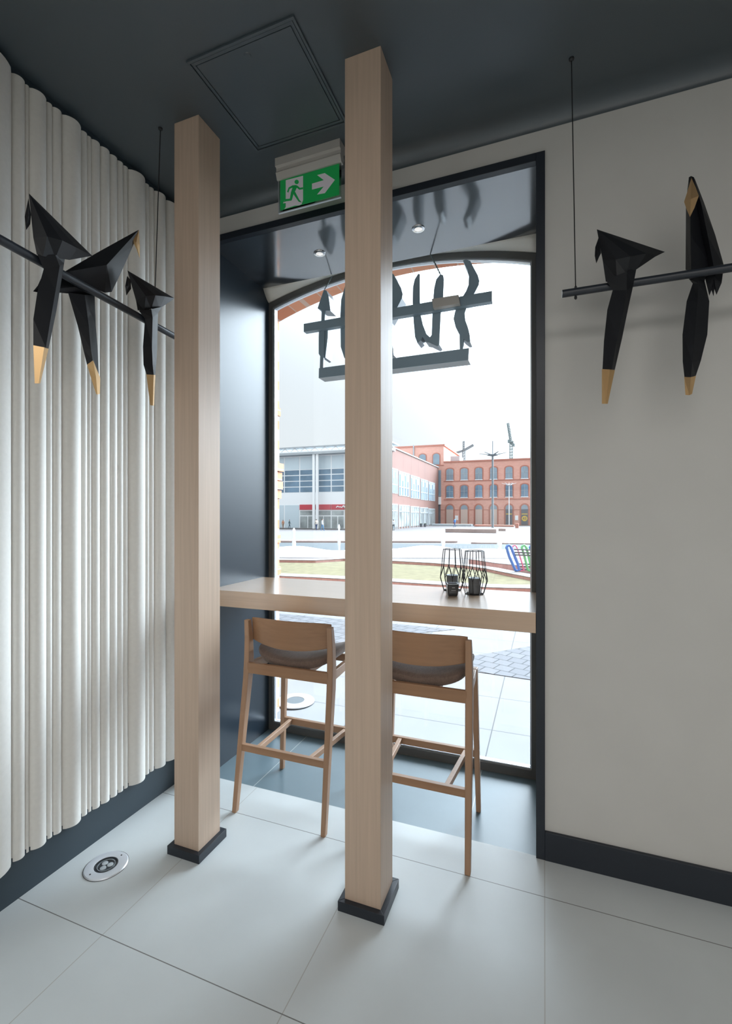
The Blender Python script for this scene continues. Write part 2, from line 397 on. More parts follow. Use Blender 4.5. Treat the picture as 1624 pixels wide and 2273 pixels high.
win = thing('window_1', 'tall arched shop window in a dark frame facing the square', 'window', (AX, YF, 0)); win['kind'] = 'structure'
w = MB(); frame_ring(YF, YG, 0.0, 0.034, 0.0, 0.052, w); under(w.build('window_frame', M['frame'], bevel=0.002), win)
w = MB(); inn = frame_ring(YF + 0.012, YG - 0.004, 0.034, 0.042, 0.052, 0.060, w); under(w.build('glazing_bead', M['bead']), win)
w = MB(); w.prism([(p[0], YF + 0.022, p[1]) for p in inn], (0, 0.008, 0)); under(w.build('pane', M['glass']), win)
# masonry outside with a brick arch
BI = lambda x: arch(x, 3.235, 3.055, 1.10, -0.83)
bx0, bx1 = -1.955, 0.27
w = MB(); bxs = [bx0 + (bx1 - bx0) * i / 30 for i in range(31)]
for i in range(30):
    a, b = bxs[i], bxs[i + 1]
    w.hexa([(a, 2.9, BI(a)), (b, 2.9, BI(b)), (b, 3.2, BI(b)), (a, 3.2, BI(a))], [(a, 2.9, 4.2), (b, 2.9, 4.2), (b, 3.2, 4.2), (a, 3.2, 4.2)])
w.box(-8, bx0, 2.9, 3.2, -0.1, 4.2); w.box(bx1, 8, 2.9, 3.2, -0.1, 4.2)
for z, d in ((1.86, 0.05), (1.79, 0.03), (1.72, 0.04), (1.65, 0.02), (1.30, 0.01), (1.05, 0.012), (2.30, 0.01)):
    w.box(bx0 - 0.1, bx0 + d * 0.7, 3.0, 3.21, z, z + 0.062)
struct('wall_outside', w, M['brick'])
# baseboards
struct('baseboard_left', MB().box(XL, XL + 0.006, -4.5, YB, 0, 0.175), M['baseboard'])
struct('baseboard_back', MB().box(NX1 + FW, 4.5, YB - 0.016, YB, 0, 0.126), M['navy'], bevel=0.002)

# ------------------------------------------------------------------ fluted wall panel
PX = -1.244 * EYE                            # outermost face of the flutes
edges = [0.60, 0.70, 0.79, 0.86, 0.99, 1.05, 1.215, 1.266, 1.283, 1.352, 1.378, 1.419, 1.508, 1.540, 1.561, 1.605, 1.657, 1.700, 1.735, 1.763, 1.868, 1.898, 1.930, 2.010, 2.09, 2.15, 2.212]
y = 0.60
pre = []
while y > -4.4:
    st = random.choice([0.03, 0.05, 0.07, 0.09, 0.12, 0.15]); y -= st; pre.append(y)
edges = pre[::-1] + edges
prof = []
for a, b in zip(edges[:-1], edges[1:]):
    wd = b - a; dep = min(0.050, 0.36 * wd)
    n = 10
    for k in range(n):
        t = k / n
        bul = math.sqrt(max(0.0, 1 - (2 * t - 1) ** 2)) * 0.55 + 0.45 * math.sin(PI * t)
        prof.append((a + wd * t, PX - 0.052 + dep * bul))
prof.append((edges[-1], PX - 0.052))
w = MB(); vs = []; fs = []
for (yy, xx) in prof:
    vs += [(xx, yy, 0.160), (xx, yy, 3.262)]
nn = len(prof)
for i in range(nn - 1): fs.append((2 * i, 2 * i + 2, 2 * i + 3, 2 * i + 1))
base = len(vs); bx = XL + 0.002
vs += [(bx, prof[0][0], 0.160), (bx, prof[0][0], 3.262), (bx, prof[-1][0], 0.160), (bx, prof[-1][0], 3.262)]
fs.append((base, base + 2, base + 3, base + 1)); fs.append((0, 1, base + 1, base)); j = 2 * (nn - 1); fs.append((j, base + 2, base + 3, j + 1))
fs.append(tuple([2 * i for i in range(nn)] + [base + 2, base])); fs.append(tuple([2 * i + 1 for i in range(nn)][::-1] + [base + 1, base + 3]))
w.add(vs, fs)
o = w.build('wave_panel', M['panel'], smooth=True)
tag(o, 'cream wave panel of upright rounded flutes hung above the dark baseboard', 'wall panel')

# ------------------------------------------------------------------ oak columns
def column(x0, x1, y0, y1, p, label):
    cx_, cy_ = (x0 + x1) / 2, (y0 + y1) / 2
    t = thing('oak_column', label, 'column', (cx_, cy_, 0), 'square oak columns'); t['kind'] = 'thing'
    m = MB().box(x0 - cx_, x1 - cx_, y0 - cy_, y1 - cy_, 0.0, ZC + 0.0); m.build('shaft', M['oak_v'], t, bevel=0.0015)
    q = 0.021; ax, bx_, ay, by = x0 - cx_, x1 - cx_, y0 - cy_, y1 - cy_
    P = [(ax, ay), (bx_, ay), (bx_, by), (ax, by)]; Q = [(ax - q, ay - q), (bx_ + q, ay - q), (bx_ + q, by + q), (ax - q, by + q)]
    for i in range(4):
        j = (i + 1) % 4
        m = MB(); quad = [P[i], P[j], Q[j], Q[i]]
        m.hexa([(a, b, 0) for a, b in quad], [(a, b, 0.038) for a, b in quad])
        m.build('plinth_board', M['navy'], t, bevel=0.0012)
column(-1.020 * EYE, -0.9315 * EYE, 1.085 * EYE, 1.181 * EYE, 0, 'limed oak column between the wave panel and the first bar stool')
column(-0.4715 * EYE, -0.3755 * EYE, 1.085 * EYE, 1.181 * EYE, 0, 'limed oak column standing between the two bar stools, next to the exit sign')

# ------------------------------------------------------------------ bar counter
o = MB().box(NX0 + 0.001, NX1 - 0.001, YB - 0.012, 2.775, 1.0894 - 0.092, 1.0894).build('bar_counter', M['oak_h'], bevel=0.002)
tag(o, 'thick oak bar counter spanning the window niche', 'counter')

# ------------------------------------------------------------------ bar stools
def make_stool(label):
    t = thing('bar_stool', label, 'stool', (0, 0, 0), 'oak bar stools at the counter')
    m_ = M['beech']
    HWF, HWS = 0.252, 0.240
    for sx in (-1, 1):
        # rear leg runs up into the back post: splayed foot, upright post
        secs = [(HWF, 0.0, 0.0, 0.024, 0.030), (HWF - 0.004, 0.052, 0.36, 0.029, 0.038), (HWF - 0.008, 0.098, 0.66, 0.032, 0.048),
                (HWF - 0.009, 0.106, 0.76, 0.032, 0.048), (HWF - 0.010, 0.104, 0.87, 0.030, 0.040), (HWF - 0.011, 0.092, 0.968, 0.027, 0.030)]
        m = MB(); vs = []; fs = []
        for (x, y, z, wx, wy) in secs:
            for dx, dy in ((-1, -1), (1, -1), (1, 1), (-1, 1)):
                vs.append((sx * x + dx * wx / 2, y + dy * wy / 2, z))
        for i in range(len(secs) - 1):
            for k in range(4): fs.append((i * 4 + k, i * 4 + (k + 1) % 4, i * 4 + 4 + (k + 1) % 4, i * 4 + 4 + k))
        fs += [(3, 2, 1, 0), tuple((len(secs) - 1) * 4 + k for k in range(4))]
        m.add(vs, fs); m.build('leg', m_, t, smooth=False, bevel=0.004)
        m = MB()
        m.hexa([(sx * 0.240 - 0.012, 0.427, 0), (sx * 0.240 + 0.012, 0.427, 0), (sx * 0.240 + 0.012, 0.453, 0), (sx * 0.240 - 0.012, 0.453, 0)],
               [(sx * 0.220 - 0.015, 0.420, 0.735), (sx * 0.220 + 0.015, 0.420, 0.735), (sx * 0.220 + 0.015, 0.462, 0.735), (sx * 0.220 - 0.015, 0.462, 0.735)])
        m.build('leg', m_, t, bevel=0.004)
        # side rail of the seat frame
        m = MB(); m.bar((sx * 0.238, 0.110, 0.716), (sx * 0.220, 0.430, 0.712), 0.022, 0.050, w2=0.022, h2=0.042); m.build('seat_rail', m_, t, bevel=0.003)
        # foot rails
        m = MB(); m.bar((sx * 0.150, 0.040, 0.316), (sx * 0.178, 0.440, 0.296), 0.022, 0.028); m.build('foot_rail', m_, t, bevel=0.002)
    m = MB(); m.box(-0.236, 0.236, 0.078, 0.100, 0.688, 0.744); m.build('seat_rail', M['beech_h'], t, bevel=0.003)
    m = MB(); m.box(-0.210, 0.210, 0.432, 0.454, 0.690, 0.730); m.build('seat_rail', M['beech_h'], t, bevel=0.003)
    m = MB(); m.box(-0.243, 0.243, 0.030, 0.054, 0.300, 0.334); m.build('foot_rail', M['beech_h'], t, bevel=0.002)
    m = MB(); m.box(-0.224, 0.224, 0.428, 0.452, 0.278, 0.314); m.build('foot_rail', M['beech_h'], t, bevel=0.002)
    # backrest: bent plywood with a bowed lower edge
    m = MB(); vs = []; fs = []; nx, nz, T = 24, 8, 0.013
    for side in (0, 1):
        for i in range(nx + 1):
            u = -1 + 2 * i / nx; x = 0.233 * u
            zb = 0.828 + 0.028 * abs(u) ** 2.2; zt = 0.980 - 0.006 * abs(u) ** 6
            for k in range(nz + 1):
                v = k / nz; z = zb + (zt - zb) * v
                yb = 0.088 + 0.040 * u * u - 0.012 * v + (0.012 if v < 0.5 else 0.012) * 0
                vs.append((x, yb + side * T, z))
    st = (nx + 1) * (nz + 1)
    for i in range(nx):
        for k in range(nz):
            a = i * (nz + 1) + k; b = a + nz + 1
            fs += [(a, b, b + 1, a + 1), (st + a, st + a + 1, st + b + 1, st + b)]
    rim = [i * (nz + 1) for i in range(nx + 1)] + [nx * (nz + 1) + k for k in range(1, nz + 1)] + [i * (nz + 1) + nz for i in range(nx - 1, -1, -1)] + [k for k in range(nz - 1, 0, -1)]
    for i in range(len(rim)):
        a, b = rim[i], rim[(i + 1) % len(rim)]; fs.append((a, b, st + b, st + a))
    m.add(vs, fs); m.build('backrest', M['beech_h'], t, smooth=True, bevel=0.003)
    # dished seat cushion
    m = MB(); vs = []; fs = []; na, nr = 40, 7
    def top(x, y): return 0.772 + 0.95 * x * x - 0.010 * ((y - 0.29) / 0.2) ** 2 + 0.006
    def sup(a):                                     # rounded rectangle
        ca, sa = math.cos(a), math.sin(a); e = 0.42
        return (math.copysign(abs(ca) ** e, ca) * 0.228, 0.298 + math.copysign(abs(sa) ** e, sa) * 0.190)
    def ringv(scale, dz):
        r = []
        for k in range(na):
            x, y = sup(2 * PI * k / na); x *= scale; y = 0.298 + (y - 0.298) * scale
            r.append((x, y, top(x, y) + dz))
        return r
    layers = [(0.86, -0.050), (0.955, -0.044), (0.99, -0.030), (1.0, -0.018), (0.985, -0.007), (0.94, -0.001), (0.8, 0.002), (0.5, 0.003), (0.2, 0.003)]
    for sc, dz in layers: vs += ringv(sc, dz)
    for i in range(len(layers) - 1):
        for k in range(na): fs.append((i * na + k, i * na + (k + 1) % na, (i + 1) * na + (k + 1) % na, (i + 1) * na + k))
    fs += [tuple(range(na))[::-1], tuple((len(layers) - 1) * na + k for k in range(na))]
    m.add(vs, fs); m.build('seat_cushion', M['fabric'], t, smooth=True)
    m = MB(); m.box(-0.10, 0.10, 0.10, 0.43, 0.700, 0.727); m.build('seat_support', m_, t)
    return t
stool = make_stool('oak bar stool with taupe cushion, whole beside the glossy dark cheek')
stool.location = (-0.803 * EYE, 1.306 * EYE, 0)
o = copy_tree(stool); o.location = (-0.3623 * EYE, 1.311 * EYE, 0)
o['label'] = 'oak bar stool with taupe cushion, partly hidden behind a column below the candles'

# ------------------------------------------------------------------ ceiling: hatch, exit sign, spots
hx0, hx1, hy0, hy1 = -1.302, -0.826, 1.446, 1.930
t = thing('ceiling_hatch', 'square access hatch painted like the dark ceiling', 'hatch', ((hx0 + hx1) / 2, (hy0 + hy1) / 2, ZC))
cx_, cy_ = t.location.x, t.location.y
def sq(x0, x1, y0, y1, wd, z0, z1):
    m = MB(); m.box(x0, x1, y0, y0 + wd, z0, z1); m.box(x0, x1, y1 - wd, y1, z0, z1); m.box(x0, x0 + wd, y0 + wd, y1 - wd, z0, z1); m.box(x1 - wd, x1, y0 + wd, y1 - wd, z0, z1); return m
hh, hv = (hx1 - hx0) / 2, (hy1 - hy0) / 2
sq(-hh, hh, -hv, hv, 0.010, -0.009, 0.0).build('outer_frame', M['ceiling'], t, bevel=0.001)
sq(-hh + 0.013, hh - 0.013, -hv + 0.013, hv - 0.013, 0.012, -0.006, 0.0).build('inner_frame', M['ceiling'], t, bevel=0.001)
MB().box(-hh + 0.028, hh - 0.028, -hv + 0.028, hv - 0.028, -0.006, 0.0).build('hatch_panel', M['ceiling'], t, bevel=0.0015)
MB().lathe([(0.012, -0.004), (0.014, -0.0045), (0.012, -0.0075), (0.006, -0.008)], 20, (-1.062 - cx_, 1.509 - cy_, -0.0015)).build('lock', M['ceiling'], t, smooth=True)

EX0, EX1, EY = -1.247, -0.895, 2.030
ecx = (EX0 + EX1) / 2
t = thing('exit_sign', 'green running man exit sign under a grey housing on the ceiling', 'exit sign', (ecx, EY, ZC))
hw = (EX1 - EX0) / 2
m = MB(); m.prism([(-hw, y, z) for y, z in ((-0.030, 0), (-0.030, -0.040), (-0.018, -0.043), (-0.018, -0.060), (-0.024, -0.068), (-0.012, -0.098), (0.012, -0.098), (0.024, -0.068), (0.018, -0.06), (0.018, -0.043), (0.030, -0.040), (0.030, 0))], (2 * hw, 0, 0))
m.build('housing', M['alu'], t, bevel=0.001)
ZT, ZBt = -0.098, -0.256
m = MB(); m.box(-hw + 0.004, hw - 0.006, -0.004, 0.004, ZBt, ZT); pl = m.build('acrylic_plate', M['acrylic'], t)
m = MB(); m.box(-hw + 0.004, hw - 0.006, -0.0045, 0.0045, ZBt - 0.004, ZBt); m.box(-hw + 0.004, -hw + 0.007, -0.0045, 0.0045, ZBt, ZT); m.build('bright_edge', M['bead'], t)
def sg(u, v): return (-hw + 0.016 + u * (2 * hw - 0.030), -0.0062, ZBt + 0.008 + v * (ZT - ZBt - 0.010))
gp = MB(); a, b = sg(0, 0), sg(1, 1); gp.box(a[0], b[0], -0.0060, -0.0042, a[2], b[2]); gpo = gp.build('green_panel', M['green'], t)
# marks read off the photograph in panel units
U0, V0 = 185.0, 820.0
def q(u, v):                                # pixels of a close look at the sign -> panel units
    uu = (u - 183) / (858 - 183); top_ = 470 + (275 - 470) * uu; bot = 830 + (645 - 830) * uu
    return (uu, (bot - v) / (bot - top_))
def mark(pts, y, th=0.0008):
    mm = MB(); mm.prism([(sg(*q(u, v))[0], y, sg(*q(u, v))[2]) for u, v in pts], (0, -th, 0)); return mm
wm = mark([(250, 465), (453, 413), (453, 705), (436, 755), (405, 770), (360, 772), (235, 812), (250, 790), (250, 740), (217, 745), (235, 712), (250, 712)], -0.0060)
wm.build('white_doorway', M['white'], t)
am = mark([(556, 510), (690, 470), (615, 408), (700, 386), (812, 468), (700, 625), (615, 640), (690, 545), (556, 580)], -0.0060)
am.build('white_arrow', M['white'], t)
rm = MB()
rm.add(mark([(380 + 25 * math.cos(k * PI / 8), 488 + 27 * math.sin(k * PI / 8)) for k in range(16)], -0.0068).v, []); 
def addm(pts):
    k = mark(pts, -0.0068); rm.add(k.v, k.f)
rm = MB()
addm([(380 + 25 * math.cos(k * PI / 8), 488 + 27 * math.sin(k * PI / 8)) for k in range(16)])
addm([(325, 530), (372, 525), (385, 548), (360, 605), (345, 625), (312, 615), (330, 560)])          # trunk
addm([(372, 525), (392, 535), (418, 560), (453, 553), (453, 575), (410, 582), (375, 552)])          # leading arm
addm([(330, 530), (340, 552), (298, 570), (282, 616), (266, 608), (285, 555)])                       # trailing arm
addm([(345, 600), (365, 612), (412, 705), (440, 735), (405, 727), (395, 715), (345, 640)])           # leading leg
addm([(312, 615), (345, 625), (325, 700), (318, 712), (250, 722), (228, 735), (245, 695), (300, 690)])  # trailing leg
rm.build('running_man', M['green'], t)

t0 = None
for (x, y, lb) in ((-1.261, 2.521, 'small round spotlight in the glossy soffit, nearer the wave panel'), (-0.645, 2.497, 'small round spotlight in the glossy soffit above the hanging sign letters')):
    if t0 is None:
        t0 = thing('recessed_spotlight', lb, 'spotlight', (x, y, NZ), 'recessed spotlights in the soffit')
        MB().lathe([(0.020, -0.001), (0.022, -0.006), (0.034, -0.004), (0.036, 0.0)], 32, close=False).build('trim_ring', M['chrome'], t0, smooth=True)
        MB().lathe([(0.0225, 0.0), (0.0225, -0.003), (0.016, -0.0055), (0.006, -0.0065)], 32).build('lens', M['lamp_glass'], t0, smooth=True)
    else:
        o = copy_tree(t0); o.location = (x, y, NZ); o['label'] = lb

# ------------------------------------------------------------------ floor uplight
t = thing('floor_uplight', 'round steel uplight sunk in the floor tile by the wave panel', 'floor light', (-1.776, 1.490, 0))
MB().lathe([(0.048, 0.0), (0.0465, 0.005), (0.050, 0.006), (0.083, 0.005), (0.087, 0.001), (0.087, 0.0)], 48, close=False).build('steel_ring', M['steel'], t, smooth=True)
MB().lathe([(0.088, 0.0), (0.0885, 0.0012), (0.086, 0.0012)], 48, close=False).build('gasket', M['black'], t, smooth=True)
MB().lathe([(0.047, 0.0006), (0.047, 0.0055), (0.043, 0.0055), (0.042, 0.002), (0.030, 0.0012), (0.002, 0.001)], 40).build('cup', M['dark_glass'], t, smooth=True)
MB().lathe([(0.036, 0.001), (0.036, 0.0042), (0.033, 0.0042), (0.033, 0.001)], 40, close=False).build('inner_ring', M['letter_side'], t, smooth=True)
for k in range(3):
    a = 2.7 + k * 2 * PI / 3
    MB().lathe([(0.0125, 0.001), (0.0125, 0.0036), (0.009, 0.0044), (0.002, 0.0046)], 20, (0.0165 * math.cos(a), 0.0165 * math.sin(a), 0)).build('led_lens', M['bead'], t, smooth=True)
for a in (1.35, 1.35 + PI):
    MB().lathe([(0.0035, 0.005), (0.0035, 0.0062), (0.001, 0.0062)], 10, (0.067 * math.cos(a), 0.067 * math.sin(a), 0)).build('screw', M['wire'], t)

# ------------------------------------------------------------------ perches and folded birds
PR_Y, PR_Z = 1.97, 2.386
t = thing('perch_rail', 'black tube perch hanging in front of the plain grey wall', 'perch', (0.114, PR_Y, PR_Z), 'hanging perches')
MB().tube([(-0.048, 0, 0.0), (1.25, 0, 0.0)], 0.0145, 20).build('tube', M['black_bar'], t, smooth=True)
MB().tube([(-0.049, 0, 0.0), (-0.0478, 0, 0.0)], 0.0150, 20).build('end_cap', M['bead'], t, smooth=True)
MB().tube([(-0.015, 0.001, ZC - PR_Z), (0, 0, 0.0), (0, 0, -0.024)], 0.0022, 6).build('suspension_rod', M['wire'], t, smooth=True)
MB().lathe([(0.0035, 0.0135), (0.005, 0.018), (0.002, 0.024)], 10).build('rod_nut', M['wire'], t, smooth=True); MB().lathe([(0.002, -0.0135), (0.005, -0.018), (0.005, -0.026), (0.002, -0.030)], 10).build('rod_nut', M['wire'], t, smooth=True)
MB().lathe([(0.010, 0), (0.009, -0.006), (0.004, -0.010)], 14, (-0.015, 0.001, ZC - PR_Z)).build('ceiling_rose', M['wire'], t, smooth=True)

LA, LB = Vector((-1.547, 0.55, 2.386)), Vector((-1.667, 1.775, 2.386))
ldir = (LB - LA).normalized(); lnor = Vector((ldir.y, -ldir.x, 0)); lnor = lnor if lnor.x > 0 else -lnor
lw = LA + (LB - LA) * 0.885
t = thing('perch_rail', 'black tube perch hanging in front of the cream wave panel', 'perch', tuple(lw), 'hanging perches')
MB().tube([LA - lw, LB - lw], 0.0145, 20).build('tube', M['black_bar'], t, smooth=True)
top_ = at(356, 285, Z=ZC)
MB().tube([top_ - lw, (0, 0, 0), (0, 0, -0.024)], 0.0022, 6).build('suspension_rod', M['wire'], t, smooth=True)
MB().lathe([(0.0035, 0.0135), (0.005, 0.018), (0.002, 0.024)], 10).build('rod_nut', M['wire'], t, smooth=True); MB().lathe([(0.002, -0.0135), (0.005, -0.018), (0.005, -0.026), (0.002, -0.030)], 10).build('rod_nut', M['wire'], t, smooth=True)
MB().lathe([(0.010, 0), (0.009, -0.006), (0.004, -0.010)], 14, tuple(top_ - lw)).build('ceiling_rose', M['wire'], t, smooth=True)

def bird(label, plane, seat, conv, shapes):
    """shapes: (part name, material, kind, data, ridge depth); outlines lie in the bird's own upright plane"""
    root = thing('folded_bird', label, 'bird ornament', tuple(seat), 'folded paper birds on the perches')
    nor = plane[1]
    P = lambda uv, off=0.0: at(*conv(uv), plane=(plane[0] + nor * off, nor)) - Vector(seat)
    for (nm, m_, kind, data, dep, sh) in shapes:
        mb = MB()
        if kind == 'fan':
            out, cen = data; mb.fan([P(p, sh) for p in out], P(cen, sh + dep), P(cen, sh - dep))
        elif kind == 'rows':
            vs = []; fs = []
            for i, (l_, m__, r_) in enumerate(data):
                d_ = dep[i] if isinstance(dep, (list, tuple)) else dep
                vs += [P(l_, sh), P(m__, sh + d_), P(r_, sh), P(m__, sh - d_)]
            for i in range(len(data) - 1):
                for k in range(4): fs.append((i * 4 + k, i * 4 + (k + 1) % 4, i * 4 + 4 + (k + 1) % 4, i * 4 + 4 + k))
            j = (len(data) - 1) * 4; mb.add(vs, fs + [(3, 2, 1, 0), (j, j + 1, j + 2, j + 3)])
        elif kind == 'torso':                # apex, crease line, lower edge
            ap, cr, bo = data; n = len(cr)
            prf = [math.sin(PI * k / (n - 1)) for k in range(n)]
            for sgn in (1, -1):
                vs = [P(ap, sh)] + [P(p, sh + sgn * dep * f) for p, f in zip(cr, prf)] + [P(p, sh + sgn * dep * 0.35 * f) for p, f in zip(bo, prf)]
                fs = [(0, 1 + k, 2 + k) for k in range(n - 1)] + [(1 + k, 1 + n + k, 2 + n + k, 2 + k) for k in range(n - 1)]
                mb.add(vs, fs)
        o = mb.build(nm, m_, root)
        bm = bmesh.new(); bm.from_mesh(o.data); bmesh.ops.remove_doubles(bm, verts=bm.verts[:], dist=0.0004)
        bmesh.ops.recalc_face_normals(bm, faces=bm.faces[:]); bm.to_mesh(o.data); bm.free()
        if kind == 'torso':
            s_ = o.modifiers.new('sheet', 'SOLIDIFY'); s_.thickness = 0.0025
    return root
cl = lambda p: (p[0] / 3.248, 400 + p[1] / 3.248)
cr_ = lambda p: (1180 + p[0] / 3.658, 360 + p[1] / 3.658)
BK, GD = M['black'], M['gold']
lpl = (LA, lnor)
def seatL(px, py): return at(px, py, plane=lpl)
bird('black folded bird with gold tail tip, largest of three before the wave panel', lpl, seatL(107, 594), cl, [
    ('torso', BK, 'torso', ((208, 95), [(240, 415), (340, 405), (450, 435), (560, 490), (665, 545)], [(265, 535), (310, 548), (400, 560), (500, 575), (640, 550)]), 0.050, 0.02),
    ('beak', BK, 'fan', ([(205, 130), (178, 262), (188, 360), (218, 318), (224, 250)], (204, 260)), 0.012, 0.02),
    ('tail', BK, 'rows', [((270, 535), (400, 540), (472, 545)), ((315, 640), (430, 620), (462, 600)), ((270, 800), (400, 800), (437, 760)), ((240, 1000), (365, 1000), (405, 950)), ((240, 1190), (330, 1207), (350, 1215))], 0.022, 0.024),
    ('tail_tip', GD, 'rows', [((240, 1190), (318, 1205), (350, 1215)), ((250, 1465), (278, 1465), (290, 1465))], [0.020, 0.007], 0.024),
    ('wing_feather', BK, 'fan', ([(322, 650), (272, 760), (238, 802), (268, 808), (330, 800)], (295, 770)), 0.008, 0.0)])
bird('black folded bird with gold beak and spread wing, between two other birds', lpl, seatL(215, 655), cl, [
    ('torso', BK, 'fan', ([(455, 665), (700, 522), (975, 370), (1000, 358), (960, 470), (880, 650), (805, 805), (755, 812), (660, 770), (520, 700)], (770, 610)), 0.055, -0.045),
    ('beak', GD, 'fan', ([(1000, 358), (1008, 470), (1007, 565), (985, 500), (943, 412)], (982, 450)), 0.012, -0.045),
    ('belly', BK, 'fan', ([(270, 765), (240, 800), (440, 812), (490, 817), (680, 837), (715, 800), (640, 750), (480, 690), (340, 740)], (540, 770)), 0.022, -0.040),
    ('tail', BK, 'rows', [((490, 810), (610, 826), (682, 830)), ((560, 1050), (640, 1050), (690, 1050)), ((600, 1220), (655, 1220), (703, 1200)), ((627, 1330), (668, 1300), (712, 1400))], 0.020, -0.036),
    ('tail_tip', GD, 'rows', [((625, 1322), (672, 1300), (713, 1405)), ((660, 1440), (692, 1420), (722, 1425)), ((692, 1540), (702, 1546), (720, 1540))], [0.019, 0.012, 0.006], -0.036)])
bird('black folded bird with gold tail tip, smallest and nearest the oak column', lpl, seatL(335, 712), cl, [
    ('torso', BK, 'torso', ((918, 650), [(980, 868), (1050, 834), (1120, 830), (1190, 838), (1255, 850)], [(992, 938), (1040, 940), (1090, 928), (1150, 925), (1240, 866)]), 0.040, 0.01),
    ('beak', BK, 'fan', ([(916, 690), (902, 765), (910, 832), (945, 782), (942, 720)], (922, 760)), 0.010, 0.01),
    ('tail', BK, 'rows', [((1000, 940), (1090, 930), (1168, 912)), ((1045, 1000), (1100, 990), (1138, 960)), ((1030, 1200), (1095, 1200), (1133, 1200)), ((1034, 1330), (1100, 1330), (1126, 1330)), ((1055, 1400), (1108, 1403), (1119, 1405))], 0.020, 0.024),
    ('tail_tip', GD, 'rows', [((1054, 1400), (1108, 1403), (1120, 1405)), ((1082, 1622), (1102, 1625), (1110, 1625))], [0.018, 0.006], 0.024)])
rpl = (Vector((0, PR_Y, 0)), Vector((0, -1, 0)))
def seatR(px, py): return at(px, py, plane=rpl)
bird('black folded bird in profile with gold tail tip before the plain wall', rpl, seatR(1380, 632), cr_, [
    ('torso', BK, 'torso', ((527, 545), [(575, 800), (680, 790), (800, 765), (930, 742), (1080, 728)], [(600, 972), (690, 948), (770, 908), (850, 870), (1000, 768)]), 0.050, 0.015),
    ('beak', BK, 'fan', ([(542, 610), (514, 690), (510, 760), (523, 822), (548, 765), (562, 738)], (534, 720)), 0.012, 0.015),
    ('tail', BK, 'rows', [((598, 955), (770, 890), (852, 845)), ((655, 1040), (770, 1040), (822, 1005)), ((612, 1200), (742, 1200), (785, 1170)), ((585, 1450), (690, 1450), (732, 1430)), ((573, 1680), (648, 1683), (673, 1686))], 0.022, 0.024),
    ('tail_tip', GD, 'rows', [((568, 1680), (632, 1683), (674, 1688)), ((568, 1962), (600, 1962), (616, 1962))], [0.020, 0.007], 0.024)])
bird('black folded bird facing forward with gold beak and tail tip before the plain wall', rpl, seatR(1545, 605), cr_, [
    ('torso', BK, 'rows', [((1274, 122), (1292, 112), (1316, 122)), ((1250, 330), (1285, 330), (1352, 330)), ((1249, 600), (1287, 600), (1402, 600)), ((1247, 875), (1292, 880), (1470, 850))], [0.008, 0.035, 0.045, 0.045], -0.045),
    ('wing', BK, 'rows', [((1298, 114), (1312, 122), (1322, 134)), ((1338, 345), (1375, 340), (1398, 330)), ((1386, 600), (1428, 600), (1488, 590)), ((1440, 870), (1480, 868), (1562, 850))], [0.004, 0.02, 0.03, 0.03], -0.035),
    ('beak', GD, 'fan', ([(1295, 128), (1330, 205), (1355, 272), (1320, 370), (1283, 445), (1256, 385), (1235, 322), (1258, 250)], (1290, 300)), 0.030, 0.02),
    ('wing_feather', BK, 'fan', ([(1395, 900), (1440, 1085), (1458, 1040), (1474, 1090), (1482, 1030), (1498, 1078), (1540, 980), (1558, 850), (1480, 830), (1400, 850)], (1478, 930)), 0.015, -0.045),
    ('tail', BK, 'rows', [((1272, 945), (1340, 935), (1420, 900)), ((1305, 985), (1352, 985), (1402, 965)), ((1256, 1130), (1345, 1130), (1440, 1130)), ((1222, 1400), (1322, 1400), (1424, 1400)), ((1224, 1620), (1302, 1620), (1372, 1610)), ((1238, 1745), (1290, 1745), (1330, 1736))], 0.024, -0.036),
    ('tail_tip', GD, 'rows', [((1236, 1743), (1290, 1745), (1332, 1734)), ((1246, 1890), (1278, 1892), (1300, 1882))], [0.022, 0.008], -0.036)])

# ------------------------------------------------------------------ hanging SUSHI sign seen from behind
SY, SD = 2.690, 0.092
za = lambda p: (590 + p[0] / 8.42, 600 + p[1] / 8.42)
zb = lambda p: (860 + p[0] / 6.496, 560 + p[1] / 6.496)
sroot_loc = at(880, 690, Y=SY)
t = thing('hanging_sign', 'hanging metal brush-letter sign seen from behind in the window', 'sign', tuple(sroot_loc))
def front(pts, conv, y=SY): return [at(*conv(p), Y=y) - sroot_loc for p in pts]
def letter(polys, conv):
    for pts in polys:
        f = front(pts, conv)
        o = MB().prism(f, (0, 0.004, 0)).build('letter', M['letter'], t)
        s_ = MB().prism([p + Vector((0, 0.004, 0)) for p in f], (0, SD - 0.004, 0)).build('letter_return', M['letter_side']); s_.parent = o
Sout = [(1085, 120), (1130, 100), (1190, 125), (1240, 220), (1300, 330), (1322, 410), (1312, 470), (1250, 590), (1140, 790), (1110, 880), (1120, 980), (1160, 1090), (1185, 1200), (1190, 1290), (1150, 1295), (1090, 1250), (1040, 1190), (980, 1080), (950, 960), (970, 860), (1000, 790), (1080, 640), (1130, 560), (1165, 470), (1170, 350), (1150, 260)]
letter([Sout], zb)
letter([[(440, 310), (465, 315), (466, 700), (475, 900), (510, 1050), (560, 1180), (610, 1225), (635, 1190), (645, 900), (655, 700), (670, 520), (700, 390), (760, 315), (800, 330), (812, 400), (800, 650), (765, 900), (745, 1330), (720, 1355), (690, 1345), (600, 1300), (545, 1290), (500, 1215), (480, 1270), (430, 1310), (395, 1220), (375, 1000), (360, 700), (365, 500), (390, 390)]], zb)
letter([[(u - 1105, v + 190) for u, v in Sout]], zb)
hp = lambda p: p
